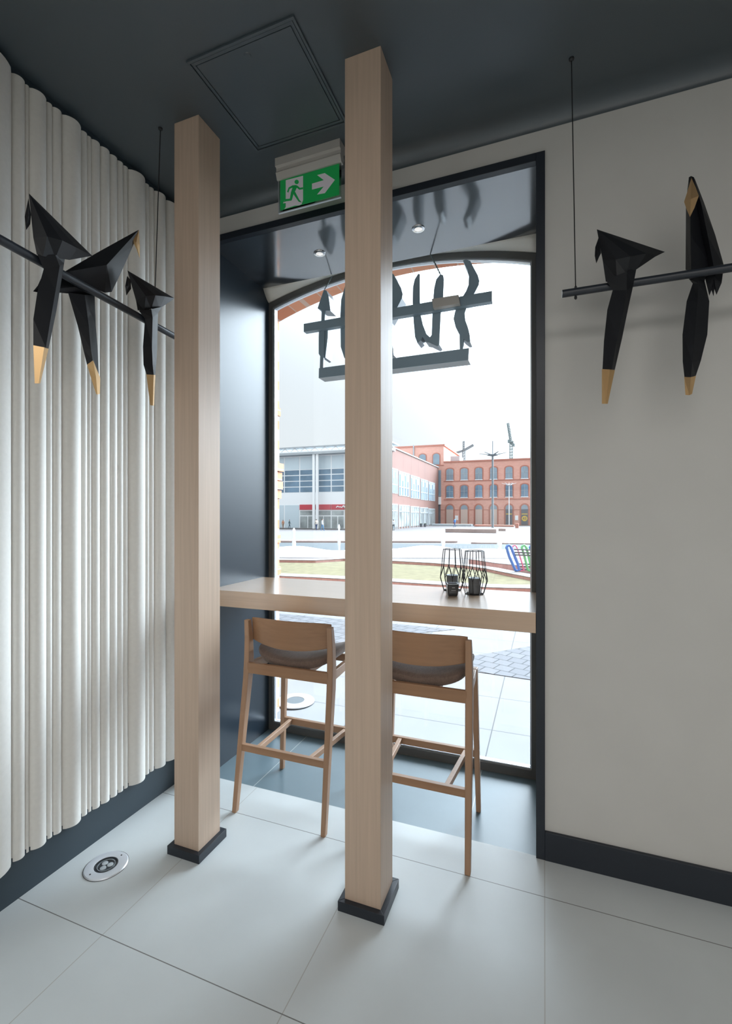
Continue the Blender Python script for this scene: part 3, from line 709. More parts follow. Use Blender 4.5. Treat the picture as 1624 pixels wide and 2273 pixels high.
letter([[(765, 636), (772, 640), (776, 700), (800, 690), (826, 680), (828, 622), (838, 610), (848, 622), (846, 790), (836, 800), (826, 780), (826, 712), (800, 722), (777, 730), (772, 792), (764, 795), (756, 770), (755, 700), (757, 665)]], hp)
letter([[(1080, 370), (1130, 375), (1170, 480), (1190, 620), (1205, 755), (1040, 750), (965, 710), (1000, 600)], [(990, 1120), (1160, 1110), (1155, 1250), (1110, 1630), (1070, 1650), (1010, 1600), (985, 1560), (985, 1250)]], za)
def pbar(a0, a1, b0, b1, y0, y1):           # flat bar between two ends (top and bottom corner of each) seen face on
    f = [at(*p, Y=y0) - sroot_loc for p in (a1, b1, b0, a0)]
    m = MB(); m.prism(f, (0, y1 - y0, 0)); return m
pbar(za((705, 1000)), za((705, 1150)), zb((1505, 555)), zb((1505, 705)), SY - 0.040, SY - 0.001).build('crossbar', M['letter'], t, bevel=0.001)
pbar(za((990, 1830)), za((985, 2015)), zb((1175, 1380)), zb((1165, 1555)), SY, SY + SD).build('light_box', M['letter_side'], t)
pbar(za((992, 1832)), za((987, 2013)), zb((1173, 1382)), zb((1163, 1553)), SY - 0.004, SY).build('light_box_back', M['letter'], t)
pbar(za((1040, 745)), za((1005, 1830)), za((1105, 745)), za((1070, 1820)), SY - 0.012, SY - 0.001).build('sign_post', M['letter'], t)
pbar(zb((1035, 1190)), zb((1040, 1400)), zb((1095, 1190)), zb((1087, 1395)), SY - 0.004, SY + 0.020).build('sign_post', M['letter'], t)
pbar(zb((635, 670)), zb((655, 805)), zb((1020, 610)), zb((1040, 735)), SY - 0.075, SY - 0.041).build('transformer', M['alu'], t, bevel=0.002)
for (u0, v0, u1, v1, rr) in ((736.7, 613, 719, 645, 0.0022), (954.7, 563.5, 978, 611, 0.0028)):
    a = at(u0, v0, Z=NZ) ; b = at(u1, v1, Y=SY + 0.02)
    m = MB(); path = [a - sroot_loc, b - sroot_loc]; m.tube(path, rr, 8)
    for k in range(1, 8):
        p_ = path[0].lerp(path[1], k / 8); d_ = (path[1] - path[0]).normalized() * 0.009
        m.tube([p_ - d_, p_, p_ + d_], [rr, rr * 1.9, rr], 8)
    m.build('hanging_chain', M['steel_far'], t, smooth=True)

# ------------------------------------------------------------------ lanterns and candles on the counter
ZT_ = 1.0894
def make_lantern(label):
    t = thing('wire_lantern', label, 'lantern', (0, 0, 0), 'wire lanterns on the counter')
    n = 10; r_ = 0.0021
    pol = lambda r, z, k, o=0: Vector((r * math.cos(2 * PI * (k + o) / n), r * math.sin(2 * PI * (k + o) / n), z))
    T = [pol(0.050, 0.236, k) for k in range(n)]; U = [pol(0.060, 0.140, k) for k in range(n)]
    Md = [pol(0.071, 0.075, k, 0.5) for k in range(n)]; B = [pol(0.050, 0.002, k, 0.5) for k in range(n)]
    m = MB(); m.tube(T, r_, 6, closed=True); m.build('top_ring', M['wire'], t)
    m = MB(); m.tube(B, r_, 6, closed=True); m.build('base_ring', M['wire'], t)
    m = MB()
    for k in range(n): m.tube([B[k] * 0.55 + Vector((0, 0, 0.0009)), B[k]], r_ * 0.8, 5)
    m.tube([b * 0.55 + Vector((0, 0, 0.0009)) for b in B], r_ * 0.8, 5, closed=True)
    m.build('base_grid', M['wire'], t)
    for k in range(n):
        m = MB(); m.tube([T[k], U[k]], r_, 6); m.tube([U[k], Md[k]], r_, 6); m.tube([U[k], Md[k - 1]], r_, 6); m.tube([Md[k], B[k]], r_, 6)
        m.build('wire_strut', M['wire'], t)
    return t
L = make_lantern('black wire lantern on the counter, nearer the room, around a pale-rimmed candle')
L.location = (-0.2328 * EYE, 1.700 * EYE, ZT_)
L2 = copy_tree(L); L2.location = (-0.322 * EYE, 1.752 * EYE, ZT_); L2.rotation_euler.z = 0.2
L2['label'] = 'black wire lantern on the counter behind the square tumbler'
def make_candle(label):
    t = thing('pillar_candle', label, 'candle', (0, 0, 0), 'charcoal candles in the lanterns')
    MB().lathe([(0.030, 0.0), (0.0335, 0.003), (0.0325, 0.045), (0.033, 0.080), (0.0335, 0.083), (0.031, 0.0835)], 28).build('body', M['candle'], t, smooth=True)
    MB().lathe([(0.0315, 0.0836), (0.033, 0.0850), (0.026, 0.0852), (0.024, 0.0840)], 28, close=False).build('rim', M['candle_top'], t, smooth=True)
    MB().tube([(0, 0, 0.083), (0.001, 0, 0.092)], 0.001, 6).build('wick', M['wire'], t)
    return t
cd = make_candle('charcoal pillar candle inside the wire lantern nearer the room'); cd.location = L.location + Vector((0, 0, 0.0035))
c2 = copy_tree(cd); c2.location = L2.location + Vector((0, 0, 0.0035)); c2['label'] = 'charcoal pillar candle behind the square tumbler, inside a wire lantern'
t = thing('square_tumbler', 'small square smoked glass tumbler standing before the wire lanterns', 'tumbler', (-0.3015 * EYE, 1.642 * EYE, ZT_), rz=YAW * 0.9)
m = MB(); q_ = 0.029; z1 = 0.064
def rr(s, z):
    pts = []
    for sx, sy in ((1, 1), (-1, 1), (-1, -1), (1, -1)):
        for k in range(5):
            a = math.atan2(sy, sx) - PI / 4 + (PI / 2) * k / 4
            pts.append((sx * (s - 0.008) + 0.008 * math.cos(a), sy * (s - 0.008) + 0.008 * math.sin(a), z))
    return pts
lay = [rr(q_ * 0.80, 0.0), rr(q_ * 0.92, 0.006), rr(q_, 0.03), rr(q_, z1), rr(q_ * 0.9, z1), rr(q_ * 0.88, 0.04)]
vs = []; fs = []; nk = len(lay[0])
for l_ in lay: vs += l_
for i in range(len(lay) - 1):
    for k in range(nk): fs.append((i * nk + k, i * nk + (k + 1) % nk, (i + 1) * nk + (k + 1) % nk, (i + 1) * nk + k))
fs += [tuple(range(nk))[::-1], tuple((len(lay) - 1) * nk + k for k in range(nk))]
m.add(vs, fs); m.build('glass_body', M['dark_glass'], t, smooth=True)
m = MB(); m.lathe([(0.0, 0)], 4) if False else None
rim = MB(); 
vs = rr(q_ * 1.005, z1 + 0.0003) + rr(q_ * 0.90, z1 + 0.0003) + rr(q_ * 1.005, z1 + 0.002) + rr(q_ * 0.90, z1 + 0.002)
fs = []
for k in range(nk):
    j = (k + 1) % nk
    fs += [(k, j, nk + j, nk + k), (2 * nk + k, 3 * nk + k, 3 * nk + j, 2 * nk + j), (k, 2 * nk + k, 2 * nk + j, j), (nk + k, nk + j, 3 * nk + j, 3 * nk + k)]
rim.add(vs, fs); rim.build('rim', M['bead'], t)
m = MB(); m.box(-0.010, 0.014, -q_ - 0.0006, -q_ + 0.0002, 0.030, 0.0325); m.box(-0.006, 0.010, -q_ - 0.0006, -q_ + 0.0002, 0.044, 0.0475); m.build('print', M['pale_print'], t)

# ------------------------------------------------------------------ outside: ground
def gz(y): return 0.0 if y < 15 else -1.1 * min(1.0, (y - 15) / 55.0)
def ground(px, py):
    p = at(px, py, Z=0)
    for _ in range(12): p = at(px, py, Z=gz(p.y))
    return p
w = MB(); ys = [3.2, 9.4]
vs = [(-30, YG, -0.03), (30, YG, -0.03), (30, 9.6, -0.02), (-30, 9.6, -0.02)]
struct('ground', MB().hexa([(v[0], v[1], -0.3) for v in vs], vs), M['paving'])
w = MB(); vs = []; fs = []; yy = [9.6, 12, 15, 20, 30, 40, 55, 70, 90, 130, 260]
for y in yy: vs += [(-140, y, gz(y) - 0.02), (140, y, gz(y) - 0.02)]
for i in range(len(yy) - 1): fs.append((2 * i, 2 * i + 1, 2 * i + 3, 2 * i + 2))
w.add(vs, fs); struct('ground.001', w, M['plaza'])
def patch(name, pix, m, z0, th=0.01, kind='structure'):
    pts = [at(*p, Z=z0) for p in pix]
    mm = MB(); mm.prism([p - Vector((0, 0, th)) for p in pts], (0, 0, th)); o = mm.build(name, m); return tag(o, kind=kind)
patch('paving_band', [(560, 1405), (625, 1402), (735, 1432), (800, 1432), (870, 1412), (940, 1404), (1010, 1397), (870, 1384), (620, 1362), (560, 1358)], M['cobble'], -0.0215)
patch('paving_band', [(960, 1478), (1047, 1489), (1230, 1516), (1230, 1424), (1173, 1435), (1047, 1456), (940, 1474)], M['cobble'], -0.0215)
# drain light outside
p = at(655, 1556, Z=-0.02)
t = thing('ground_light', 'round steel light set in the paving outside the glass', 'ground light', tuple(p))
MB().lathe([(0.072, 0.0), (0.075, 0.008), (0.155, 0.006), (0.16, 0.0)], 40, close=False).build('steel_ring', M['kerb_top'], t, smooth=True)
MB().lathe([(0.074, 0.001), (0.074, 0.006), (0.01, 0.007)], 32).build('lens', M['water'], t, smooth=True)

# kerbs: brick face with a pale stone top
def kerb(name, pix, h, wd, label=None):
    pts = [at(*p, Z=0) for p in pix]; n = len(pts)
    nrm = []
    for i in range(n):
        d = (pts[min(i + 1, n - 1)] - pts[max(i - 1, 0)]).normalized(); nrm.append(Vector((-d.y, d.x, 0)))
    t = thing(name, label, 'kerb', tuple(pts[n // 2])); c = pts[n // 2]
    a = MB(); b = MB()
    for i in range(n - 1):
        f = lambda i, o, z: pts[i] - c + nrm[i] * o + Vector((0, 0, z))
        a.hexa([f(i, 0, -0.05), f(i + 1, 0, -0.05), f(i + 1, wd, -0.05), f(i, wd, -0.05)], [f(i, 0, h), f(i + 1, 0, h), f(i + 1, wd, h), f(i, wd, h)])
        b.hexa([f(i, -0.01, h), f(i + 1, -0.01, h), f(i + 1, wd + 0.02, h), f(i, wd + 0.02, h)], [f(i, -0.01, h + 0.015), f(i + 1, -0.01, h + 0.015), f(i + 1, wd + 0.02, h + 0.015), f(i, wd + 0.02, h + 0.015)])
    a.build('brick_course', M['kerb_brick'], t); b.build('coping', M['kerb_top'], t); t['kind'] = 'thing'
    return t
kerb('brick_kerb', [(520, 1279), (622, 1284), (700, 1287.5), (762, 1291), (868, 1297), (940, 1302), (1020, 1307), (1080, 1310), (1121, 1311.5), (1173, 1312.5), (1260, 1312.5)], 0.05, 0.40, 'low brick kerb with pale coping on the near side of the lawn')
kerb('brick_kerb', [(520, 1246), (622, 1249), (700, 1250), (762, 1246), (868, 1251), (964, 1256.5), (1030, 1262), (1078, 1269), (1123, 1279), (1173, 1289), (1260, 1303)], 0.075, 0.35, 'low curved brick kerb along the far side of the lawn')
kerb('brick_kerb', [(1040, 1252.5), (1060, 1255), (1100, 1262), (1137, 1266), (1180, 1272), (1260, 1284)], 0.14, 0.5, 'short raised brick kerb under the coloured slatted bench')
pts = [(520, 1275.5), (622, 1280), (700, 1283), (762, 1286.5), (868, 1292), (940, 1297), (1020, 1301.5), (1080, 1304.5), (1173, 1306.5), (1260, 1306.5), (1260, 1303.5), (1173, 1289.5), (1123, 1279.5), (1078, 1269.5), (1030, 1262.5), (964, 1257), (868, 1251.5), (762, 1246.5), (700, 1250.5), (622, 1249.5), (520, 1246.5)]
mm = MB(); mm.prism([at(*p, Z=0) for p in pts], (0, 0, 0.012)); o = mm.build('lawn', M['lawn']); tag(o, 'dry yellow lawn between the brick kerbs outside', 'lawn', kind='stuff')
# fountain basin: water sheet, wavy white ledge, dark far edge
w = MB(); a = [ground(480, 1233), ground(1400, 1236), ground(1400, 1210), ground(480, 1205)]
mm = MB(); mm.prism([p + Vector((0, 0, 0.0)) for p in a], (0, 0, 0.02)); o = mm.build('fountain_water', M['water']); tag(o, 'flat grey water of the fountain basin on the square', 'water', kind='stuff')
mm = MB(); xs_ = [480 + 20 * k for k in range(44)]
for i in range(len(xs_) - 1):
    q4 = []
    for x in (xs_[i], xs_[i + 1]):
        f = ground(x, 1236 + 0.003 * (x - 480)); topy = 1219 + 4 * math.sin(x / 55.0) + 2.5 * math.sin(x / 23.0 + 1)
        q4.append((f, topy, x))
    def up(f, topy, x, back): 
        p = at(x, topy, plane=(f, Vector((-_s, _c, 0)))); return p + Vector((-_s, _c, 0)) * back
    (f0, t0_, x0_), (f1, t1_, x1_) = q4
    bk = Vector((-_s, _c, 0)) * 0.6
    mm.hexa([f0 - Vector((0, 0, .1)), f1 - Vector((0, 0, .1)), f1 + bk - Vector((0, 0, .1)), f0 + bk - Vector((0, 0, .1))], [up(f0, t0_, x0_, 0.1), up(f1, t1_, x1_, 0.1), up(f1, t1_, x1_, 0.5), up(f0, t0_, x0_, 0.5)])
o = mm.build('basin_ledge', M['ledge'], smooth=True); tag(o, 'wavy white stone ledge along the near side of the fountain basin', 'ledge')
mm = MB()
for (x0, x1, yy_) in ((480, 1012, 1203), (1045, 1400, 1207)):
    a0, a1 = ground(x0, yy_), ground(x1, yy_ + (6 if x0 > 1000 else 1)); mm.bar(a0 + Vector((0, 0, .05)), a1 + Vector((0, 0, .05)), 0.5, 0.10)
o = mm.build('basin_edge', M['planter']); tag(o, 'dark stone edge on the far side of the fountain basin', 'basin edge')
for (px, y0, y1, wpx, lb) in ((652, 1224, 1172, 9, 'white fountain jet nearest the dark window frame and glass building'), (752, 1222, 1164, 7, 'white fountain jet just beside the near oak column, before the shops'),
                              (983, 1228, 1173, 11, 'white fountain jet rising above the farther wire lantern'), (1108, 1226, 1192, 12, 'short white fountain jet between lantern and coloured bench')):
    f = ground(px, y0); zc = (f - Vector((0, 0, EYE))).dot(Vector((-_s, _c, 0))); r = wpx / 2 / FPX * zc; h = (y0 - y1) / FPX * zc
    mb = MB(); pr_ = []
    for k in range(12):
        u = k / 11; pr_.append((r * (1.0 - 0.25 * u) * (0.85 + 0.2 * math.sin(9 * u + px)) * (1 if k < 11 else 0.35), h * u))
    mb.lathe(pr_, 14); o = mb.build('fountain_jet', M['spray'], smooth=True); o.location = f
    tag(o, lb, 'fountain jet', 'fountain jets on the square')

# slatted bench with coloured loop frames
bp = at(1152, 1266, Z=0.12)
t = thing('slatted_bench', 'dark slatted bench with blue, pink and green loop frames outside', 'bench', tuple(bp))
ppl = (bp, Vector((-_s, _c, 0)))
def bl(px, py, back=0.0): return at(px, py, plane=ppl) + Vector((-_s, _c, 0)) * back - bp
for (x0, x1, m_, rr_) in ((1131, 1148, 'f_blue', 0.035), (1144, 1158, 'f_pink', 0.018), (1165, 1176, 'f_green', 0.030), (1184, 1196, 'f_blue', 0.035)):
    path = []
    for (dx, dy) in ((0, 1216), (2, 1212.5), (6, 1211), (9, 1213), (11, 1218), (x1 - x0 + 6, 1252), (x1 - x0 + 9, 1266), (x1 - x0 + 3, 1267), (x1 - x0, 1266), (5, 1236), (1, 1220)):
        path.append(bl(x0 - 4 + dx, dy, 0.02 + (1266 - dy) * 0.002))
    MB().tube(path, rr_, 8, closed=True).build('loop_frame', M[m_], t, smooth=True)
for k, yv in enumerate((1220, 1226.5, 1232, 1252, 1257, 1264)):
    sh = (yv - 1220) * 0.22
    a, b = bl(1142 + sh, yv, 0.05), bl(1200 + sh, yv + 2.5, 0.05)
    MB().bar(a, b, 0.03, 0.032).build('slat', M['seat_dark'], t)

# ------------------------------------------------------------------ outside: buildings round the square
FWD = Vector((-_s, _c, 0))
GB = -1.12
# modern glass building
GY = 75.0
def gx(px): return at(px, 1100, Y=GY).x
def gzv(px, py): return at(px, py, Y=GY).z
bx_l, bx_r = gx(560), -24.3
t = thing('glass_building', 'pale modern glass building with roof truss and red shop fascia across the square', 'building', ((bx_l + bx_r) / 2, GY, GB))
c0 = t.location
def loc(o): return under(o, t)
def face_box(name, m_, x0, x1, z0, z1, d0, d1): return loc(MB().box(x0, x1, GY - d1, GY - d0, z0, z1).build(name, M[m_]))
zr = lambda py: gzv(700, py)
loc(MB().box(bx_l, bx_r, GY, GY + 22, GB, zr(1010)).build('wall', M['b_white']))
face_box('roof_slab', 'b_grey', bx_l, bx_r + 1, zr(996), zr(993.5), -2, 2.0)
face_box('roof_soffit', 'b_grey', bx_l, bx_r + 1, zr(1011), zr(1006), 0, 2.0)
m = MB(); xx = bx_l; zt0, zb0 = zr(996.5), zr(1005)
k = 0
while xx < bx_r:
    a, b = (zb0, zt0) if k % 2 else (zt0, zb0)
    m.bar((xx, GY - 1.6, a), (xx + 1.0, GY - 1.6, b), 0.16); xx += 1.0; k += 1
m.bar((bx_l, GY - 1.6, zb0), (bx_r, GY - 1.6, zb0), 0.25); loc(m.build('truss', M['b_white']))
gl_x = [gx(560), gx(596), gx(631), gx(665), gx(701), gx(735), gx(764), gx(800), gx(835)]
gl_x = [x for x in gl_x if x < bx_r] + [bx_r - 0.1]
for i in range(len(gl_x) - 1):
    x0, x1 = gl_x[i] + 0.12, gl_x[i + 1] - 0.12
    face_box('window', 'pane_pale', x0, x1, zr(1041), zr(1013), 0, 0.05)
    for (ya, yb) in ((1053, 1042.5), (1066, 1055), (1079, 1068), (1092, 1081)):
        face_box('window', 'pane_dark', x0, x1, zr(ya), zr(yb), 0, 0.05)
    if gl_x[i] > gx(664):
        face_box('fascia', 'red_sign', x0 - 0.05, x1 + 0.05, zr(1131.5), zr(1120), 0, 0.18)
        face_box('shop_window', 'shop', x0, x1, zr(1143.5), zr(1134), 0, 0.05)
        face_box('shop_window', 'shop', x0, (x0 + x1) / 2 - 0.1, zr(1172), zr(1146), 0, 0.05)
        face_box('shop_window', 'shop', (x0 + x1) / 2 + 0.1, x1, zr(1172), zr(1146), 0, 0.05)
    else:
        face_box('window', 'pane_pale', x0, x1, zr(1172), zr(1121), 0, 0.05)
m = MB(); sgp = [(746, 1126.5), (749, 1123.5), (752, 1125.5), (755, 1125), (759, 1126.5), (761, 1123.5), (763, 1122), (764, 1127), (767, 1122)]
for a, b in zip(sgp[:-1], sgp[1:]):
    m.bar(at(*a, Y=GY - 0.24), at(*b, Y=GY - 0.24), 0.14, 0.14)
loc(m.build('fascia_script', M['b_white']))
for px in (704, 712):
    loc(MB().tube([(gx(px), GY - 1.4, GB), (gx(px), GY - 1.4, zr(1006))], 0.26, 14).build('column', M['b_white'], smooth=True))
# clad wing running away from the viewer
WX = -23.7
def wyz(px, py): p = at(px, py, X=WX); return p.y, p.z
t = thing('clad_wing', 'low pink clad shop wing with coloured windows beside the brick factory', 'building', (WX - 8, 93, GB))
WZ = at(870, 993, X=WX).z; WZ = 0.5 * (WZ + at(975, 1040, X=WX).z)
m = MB(); m.box(WX - 0.5, WX, GY - 0.6, 97.2, GB, WZ); m.box(WX - 18, WX, 97.2, 110.8, GB, WZ); loc(m.build('wall', M['clad']))
m = MB(); m.box(WX - 0.55, WX + 0.15, GY - 0.7, 97.2, WZ, WZ + 0.2); m.box(WX - 18, WX + 0.15, 97.2, 110.9, WZ, WZ + 0.2); loc(m.build('roof_edge', M['b_grey']))
wc = lambda u: 850 + u / 4.39
def wwin(name, m_, u0, u1, v0a, v1a, d=0.06):
    y0 = wyz(wc(u0), 1100)[0]; y1 = wyz(wc(u1), 1100)[0]; zt = wyz(wc(u0), 920 + v0a / 4.39)[1]; zb_ = wyz(wc(u0), 920 + v1a / 4.39)[1]
    return loc(MB().box(WX, WX + d, y0, y1, zb_, zt).build(name, M[m_])), (y0, y1, zb_, zt)
for (u0, u1, v0, v1) in ((20, 60, 505, 745), (75, 137, 520, 765), (150, 252, 552, 790), (265, 352, 592, 815), (365, 432, 628, 830), (442, 500, 655, 838)):
    o, (y0, y1, z0, z1) = wwin('window', 'pane_pale', u0, u1, v0, v1, 0.05)
    zz = z0 + (z1 - z0) * 0.36
    f = MB(); f.box(WX, WX + 0.12, y0, y1, zz - 0.09, zz + 0.09)
    for k in range(5): yk = y0 + (y1 - y0) * k / 4; f.box(WX, WX + 0.12, yk - 0.07, yk + 0.07, z0, z1)
    f.box(WX, WX + 0.12, y0, y1, z1 - 0.12, z1 + 0.06)
    s_ = loc(f.build('window_frame', M['pane_pale']))
    d = MB()
    for k in range(4):
        yk = y0 + (y1 - y0) * (k + 0.25) / 4; d.box(WX, WX + 0.07, yk, yk + (y1 - y0) * 0.1, z0 + 0.1, z1 - 0.5 - (k % 2))
    loc(d.build('window_blind', M['pane_dark']))
for (u0, u1, v0, v1) in ((80, 135, 875, 1100), (150, 252, 885, 1097), (265, 345, 898, 1090), (357, 432, 908, 1085), (440, 500, 920, 1075)):
    o, (y0, y1, z0, z1) = wwin('shop_window', 'shop', u0, u1, v0, v1, 0.05)
    f = MB()
    for k in range(5): yk = y0 + (y1 - y0) * k / 4; f.box(WX, WX + 0.12, yk - 0.08, yk + 0.08, GB, z1)
    f.box(WX, WX + 0.12, y0, y1, z1 - 0.1, z1 + 0.1); zz = z0 + (z1 - z0) * 0.72; f.box(WX, WX + 0.12, y0, y1, zz - 0.08, zz + 0.08)
    loc(f.build('window_frame', M['pane_pale']))
# brick factory
QY = 112.0
def fx(u): return at(850 + u / 4.39, 1100, Y=QY).x
def fz(u, v): return at(850 + u / 4.39, 920 + v / 4.39, Y=QY).z
FX0, FX1 = fx(505), fx(1700)
ZF = fz(900, 460); ZTW = fz(590, 307)
t = thing('brick_factory', 'red brick factory with three rows of arched windows across the square', 'building', ((FX0 + FX1) / 2, QY, GB))
loc(MB().box(fx(590), FX1, QY, QY + 20, GB, ZF).build('wall', M['rbrick']))
loc(MB().box(fx(-500), fx(590), QY, QY + 21.5, GB, ZTW).build('tower_wall', M['rbrick']))
m = MB(); m.box(fx(590), FX1, QY - 0.25, QY + 20, ZF, ZF + 0.35); m.box(fx(-500) , fx(590) + 0.3, QY - 0.3, QY + 21.8, ZTW, ZTW + 0.4); loc(m.build('cornice', M['rbrick_dark']))
m = MB()
for v in (645, 828): m.box(fx(590), FX1, QY - 0.14, QY, fz(900, v + 4), fz(900, v - 4))
m.box(fx(520), FX1, QY - 0.1, QY, fz(900, 930), fz(900, 926)); m.box(fx(480), fx(590), QY - 0.14, QY, fz(550, 500), fz(550, 492))
loc(m.build('string_course', M['rbrick_dark']))
def arched(x0, x1, z0, z1, y, rise, m_, name='window', half=False, th=0.12):
    pts = [(x0, y, z0), (x1, y, z0)]; n = 12; cx_ = (x0 + x1) / 2; hs = (x1 - x0) / 2
    for k in range(n + 1):
        a = PI * k / n; pts.append((cx_ + hs * math.cos(a), y, z1 - rise + rise * math.sin(a)))
    mm = MB(); mm.prism(pts, (0, -th, 0)); return loc(mm.build(name, M[m_]))
cols = [650, 790, 932, 1076, 1226, 1378, 1530]
for i, u in enumerate(cols):
    for r, (v0, v1) in enumerate(((528, 640), (696, 812))):
        o = 12 * (u - 650) / 580.0 * -1
        x0, x1 = fx(u - 34), fx(u + 34); z0, z1 = fz(900, v1 - 6), fz(900, v0 - 8)
        arched(x0 - 0.25, x1 + 0.25, z0 - 0.1, z1 + 0.25, QY, 0.55, 'rbrick_dark', 'window_arch', th=0.06)
        wn = arched(x0, x1, z0, z1, QY, 0.5, 'pane' if r == 0 else 'pane_dark')
        m = MB(); m.box(x0 - 0.1, x1 + 0.1, QY - 0.25, QY, z0 - 0.15, z0); loc(m.build('sill', M['b_white']))
        m = MB(); xm = (x0 + x1) / 2; m.box(xm - 0.04, xm + 0.04, QY - 0.16, QY - 0.12, z0, z1 - 0.1); m.box(x0, x1, QY - 0.16, QY - 0.12, (z0 + z1) / 2, (z0 + z1) / 2 + 0.08); m_b = m.build('glazing_bar', M['b_grey']); m_b.parent = wn
    x0, x1 = fx(u - 33), fx(u + 33); z0, z1 = GB + 0.1, fz(900, 882); zs = fz(900, 925)
    arched(x0 - 0.35, x1 + 0.35, z0, z1 + 0.35, QY, (x1 - x0) / 2 + 0.35, 'rbrick_dark', 'window_arch', th=0.06)
    arched(x0, x1, zs, z1, QY, (x1 - x0) / 2, 'pane')
    if i < 4:
        loc(MB().box(x0, x1, QY - 0.18, QY, z0, zs).build('door', M['pale_door']))
    else:
        loc(MB().box(x0, x1, QY - 0.16, QY, z0, zs).build('shop_window', M['b_dark']))
        loc(MB().box(x0 + 0.1, x1 - 0.1, QY - 0.2, QY - 0.16, fz(900, 974), fz(900, 966)).build('yellow_band', M['yellow']))
        m = MB(); xm = (x0 + x1) / 2; m.box(xm - 0.08, xm + 0.08, QY - 0.22, QY - 0.16, z0, zs); loc(m.build('glazing_bar', M['b_white'])) if i == 4 else None
        if i == 5:
            zc_ = fz(900, 1012); m = MB(); m.tube([(xm, QY - 0.16, zc_), (xm, QY - 0.24, zc_)], 0.62, 24); loc(m.build('round_sign', M['yellow']))
            fc = bpy.data.curves.new('figures', 'FONT'); fc.body = '43'; fc.size = 0.85; fc.align_x = 'CENTER'; fc.align_y = 'CENTER'; fc.extrude = 0.02
            fo = bpy.data.objects.new('sign_figures', fc); C.objects.link(fo); fo.data.materials.append(M['b_dark']); fm = bpy.data.meshes.new_from_object(fo.evaluated_get(bpy.context.evaluated_depsgraph_get())); bpy.data.objects.remove(fo)
            fo = bpy.data.objects.new('sign_figures', fm); C.objects.link(fo); fo.location = (xm, QY - 0.27, zc_); fo.rotation_euler = (PI / 2, 0, 0); under(fo, t)
for u in (255, 384, 517):
    x0, x1 = fx(u - 30), fx(u + 32)
    arched(x0 - 0.25, x1 + 0.25, fz(520, 492), fz(520, 373), QY, 0.7, 'rbrick_dark', 'window_arch', th=0.06); arched(x0, x1, fz(520, 488), fz(520, 382), QY, 0.6, 'pane')
loc(MB().box(fx(640), fx(732), QY + 2, QY + 7, ZF, fz(690, 397)).build('rooftop_unit', M['b_grey']))
m = MB(); x = fx(300); m.tube([(x, QY - 0.3, GB), (x, QY - 0.3, ZTW + 0.6)], 0.16, 8); loc(m.build('downpipe', M['b_grey']))
loc(MB().box(fx(500), fx(565), QY - 0.5, QY, fz(530, 800), fz(530, 545)).build('corner_glazing', M['pane']))
loc(MB().box(fx(498), fx(566), QY - 1.0, QY, fz(530, 878), fz(530, 805)).build('white_board', M['b_white']))
loc(MB().box(fx(505), fx(560), QY - 0.4, QY, GB, fz(530, 878)).build('entrance', M['b_dark']))
for u in (716, 1300):
    loc(MB().box(fx(u - 15), fx(u + 15), QY - 0.1, QY, fz(u, 1030), fz(u, 985)).build('wall_board', M['b_white']))

# tower cranes beyond the factory
def lattice(mb, p, q, wd, n, r):
    p, q = Vector(p), Vector(q); d = (q - p).normalized(); u = d.cross(Vector((0, 1, 0.001))).normalized(); v = d.cross(u)
    cs = [u * a * wd / 2 + v * b * wd / 2 for a, b in ((-1, -1), (1, -1), (1, 1), (-1, 1))]
    for c_ in cs: mb.bar(p + c_, q + c_, r)
    for k in range(n):
        a, b = p.lerp(q, k / n), p.lerp(q, (k + 1) / n)
        for j in range(4):
            mb.bar(a + cs[j], b + cs[(j + 1) % 4], r * 0.7); mb.bar(b + cs[j], b + cs[(j + 1) % 4], r * 0.7)
CYY = 190.0
ca = lambda px, py: at(px, py, Y=CYY)
b0 = ca(1134, 1022)
t = thing('tower_crane', 'dark tower crane with raised jib above the factory roof', 'crane', (b0.x, CYY, GB))
m = MB(); lattice(m, (b0.x, CYY, GB), ca(1134, 984), 1.05, 26, 0.20); loc(m.build('mast', M['steel_far']))
m = MB(); lattice(m, ca(1134, 984), ca(1127, 940), 0.8, 12, 0.22); loc(m.build('jib', M['steel_far']))
m = MB(); a = ca(1134, 981); m.box(a.x - 0.9, a.x + 0.9, CYY - 0.8, CYY + 0.8, a.z - 0.25, a.z + 0.25); a = ca(1129, 979); m.box(a.x - 0.4, a.x + 0.4, CYY - .6, CYY + .6, a.z - 0.7, a.z + 0.5); loc(m.build('cab', M['steel_far']))
m = MB(); lattice(m, ca(1134, 984), ca(1140, 987), 0.6, 2, 0.2); a = ca(1140, 988); m.box(a.x - .35, a.x + .35, CYY - .6, CYY + .6, a.z - .5, a.z + .4); loc(m.build('counterweight', M['steel_far']))
b0 = ca(1029, 1024)
t = thing('tower_crane', 'pale small tower crane with level jib beside the rooftop unit', 'crane', (b0.x, CYY, GB))
m = MB(); lattice(m, (b0.x, CYY, GB), ca(1029, 999), 1.0, 24, 0.18); loc(m.build('mast', M['post']))
m = MB(); lattice(m, ca(1029, 1000), ca(1050, 988), 0.6, 8, 0.2); loc(m.build('jib', M['post']))
m = MB(); lattice(m, ca(1029, 1000), ca(1013, 1005), 0.5, 5, 0.2); loc(m.build('counter_jib', M['post']))
m = MB(); lattice(m, ca(1029, 1000), ca(1029, 980), 0.6, 4, 0.2); loc(m.build('mast_head', M['post']))

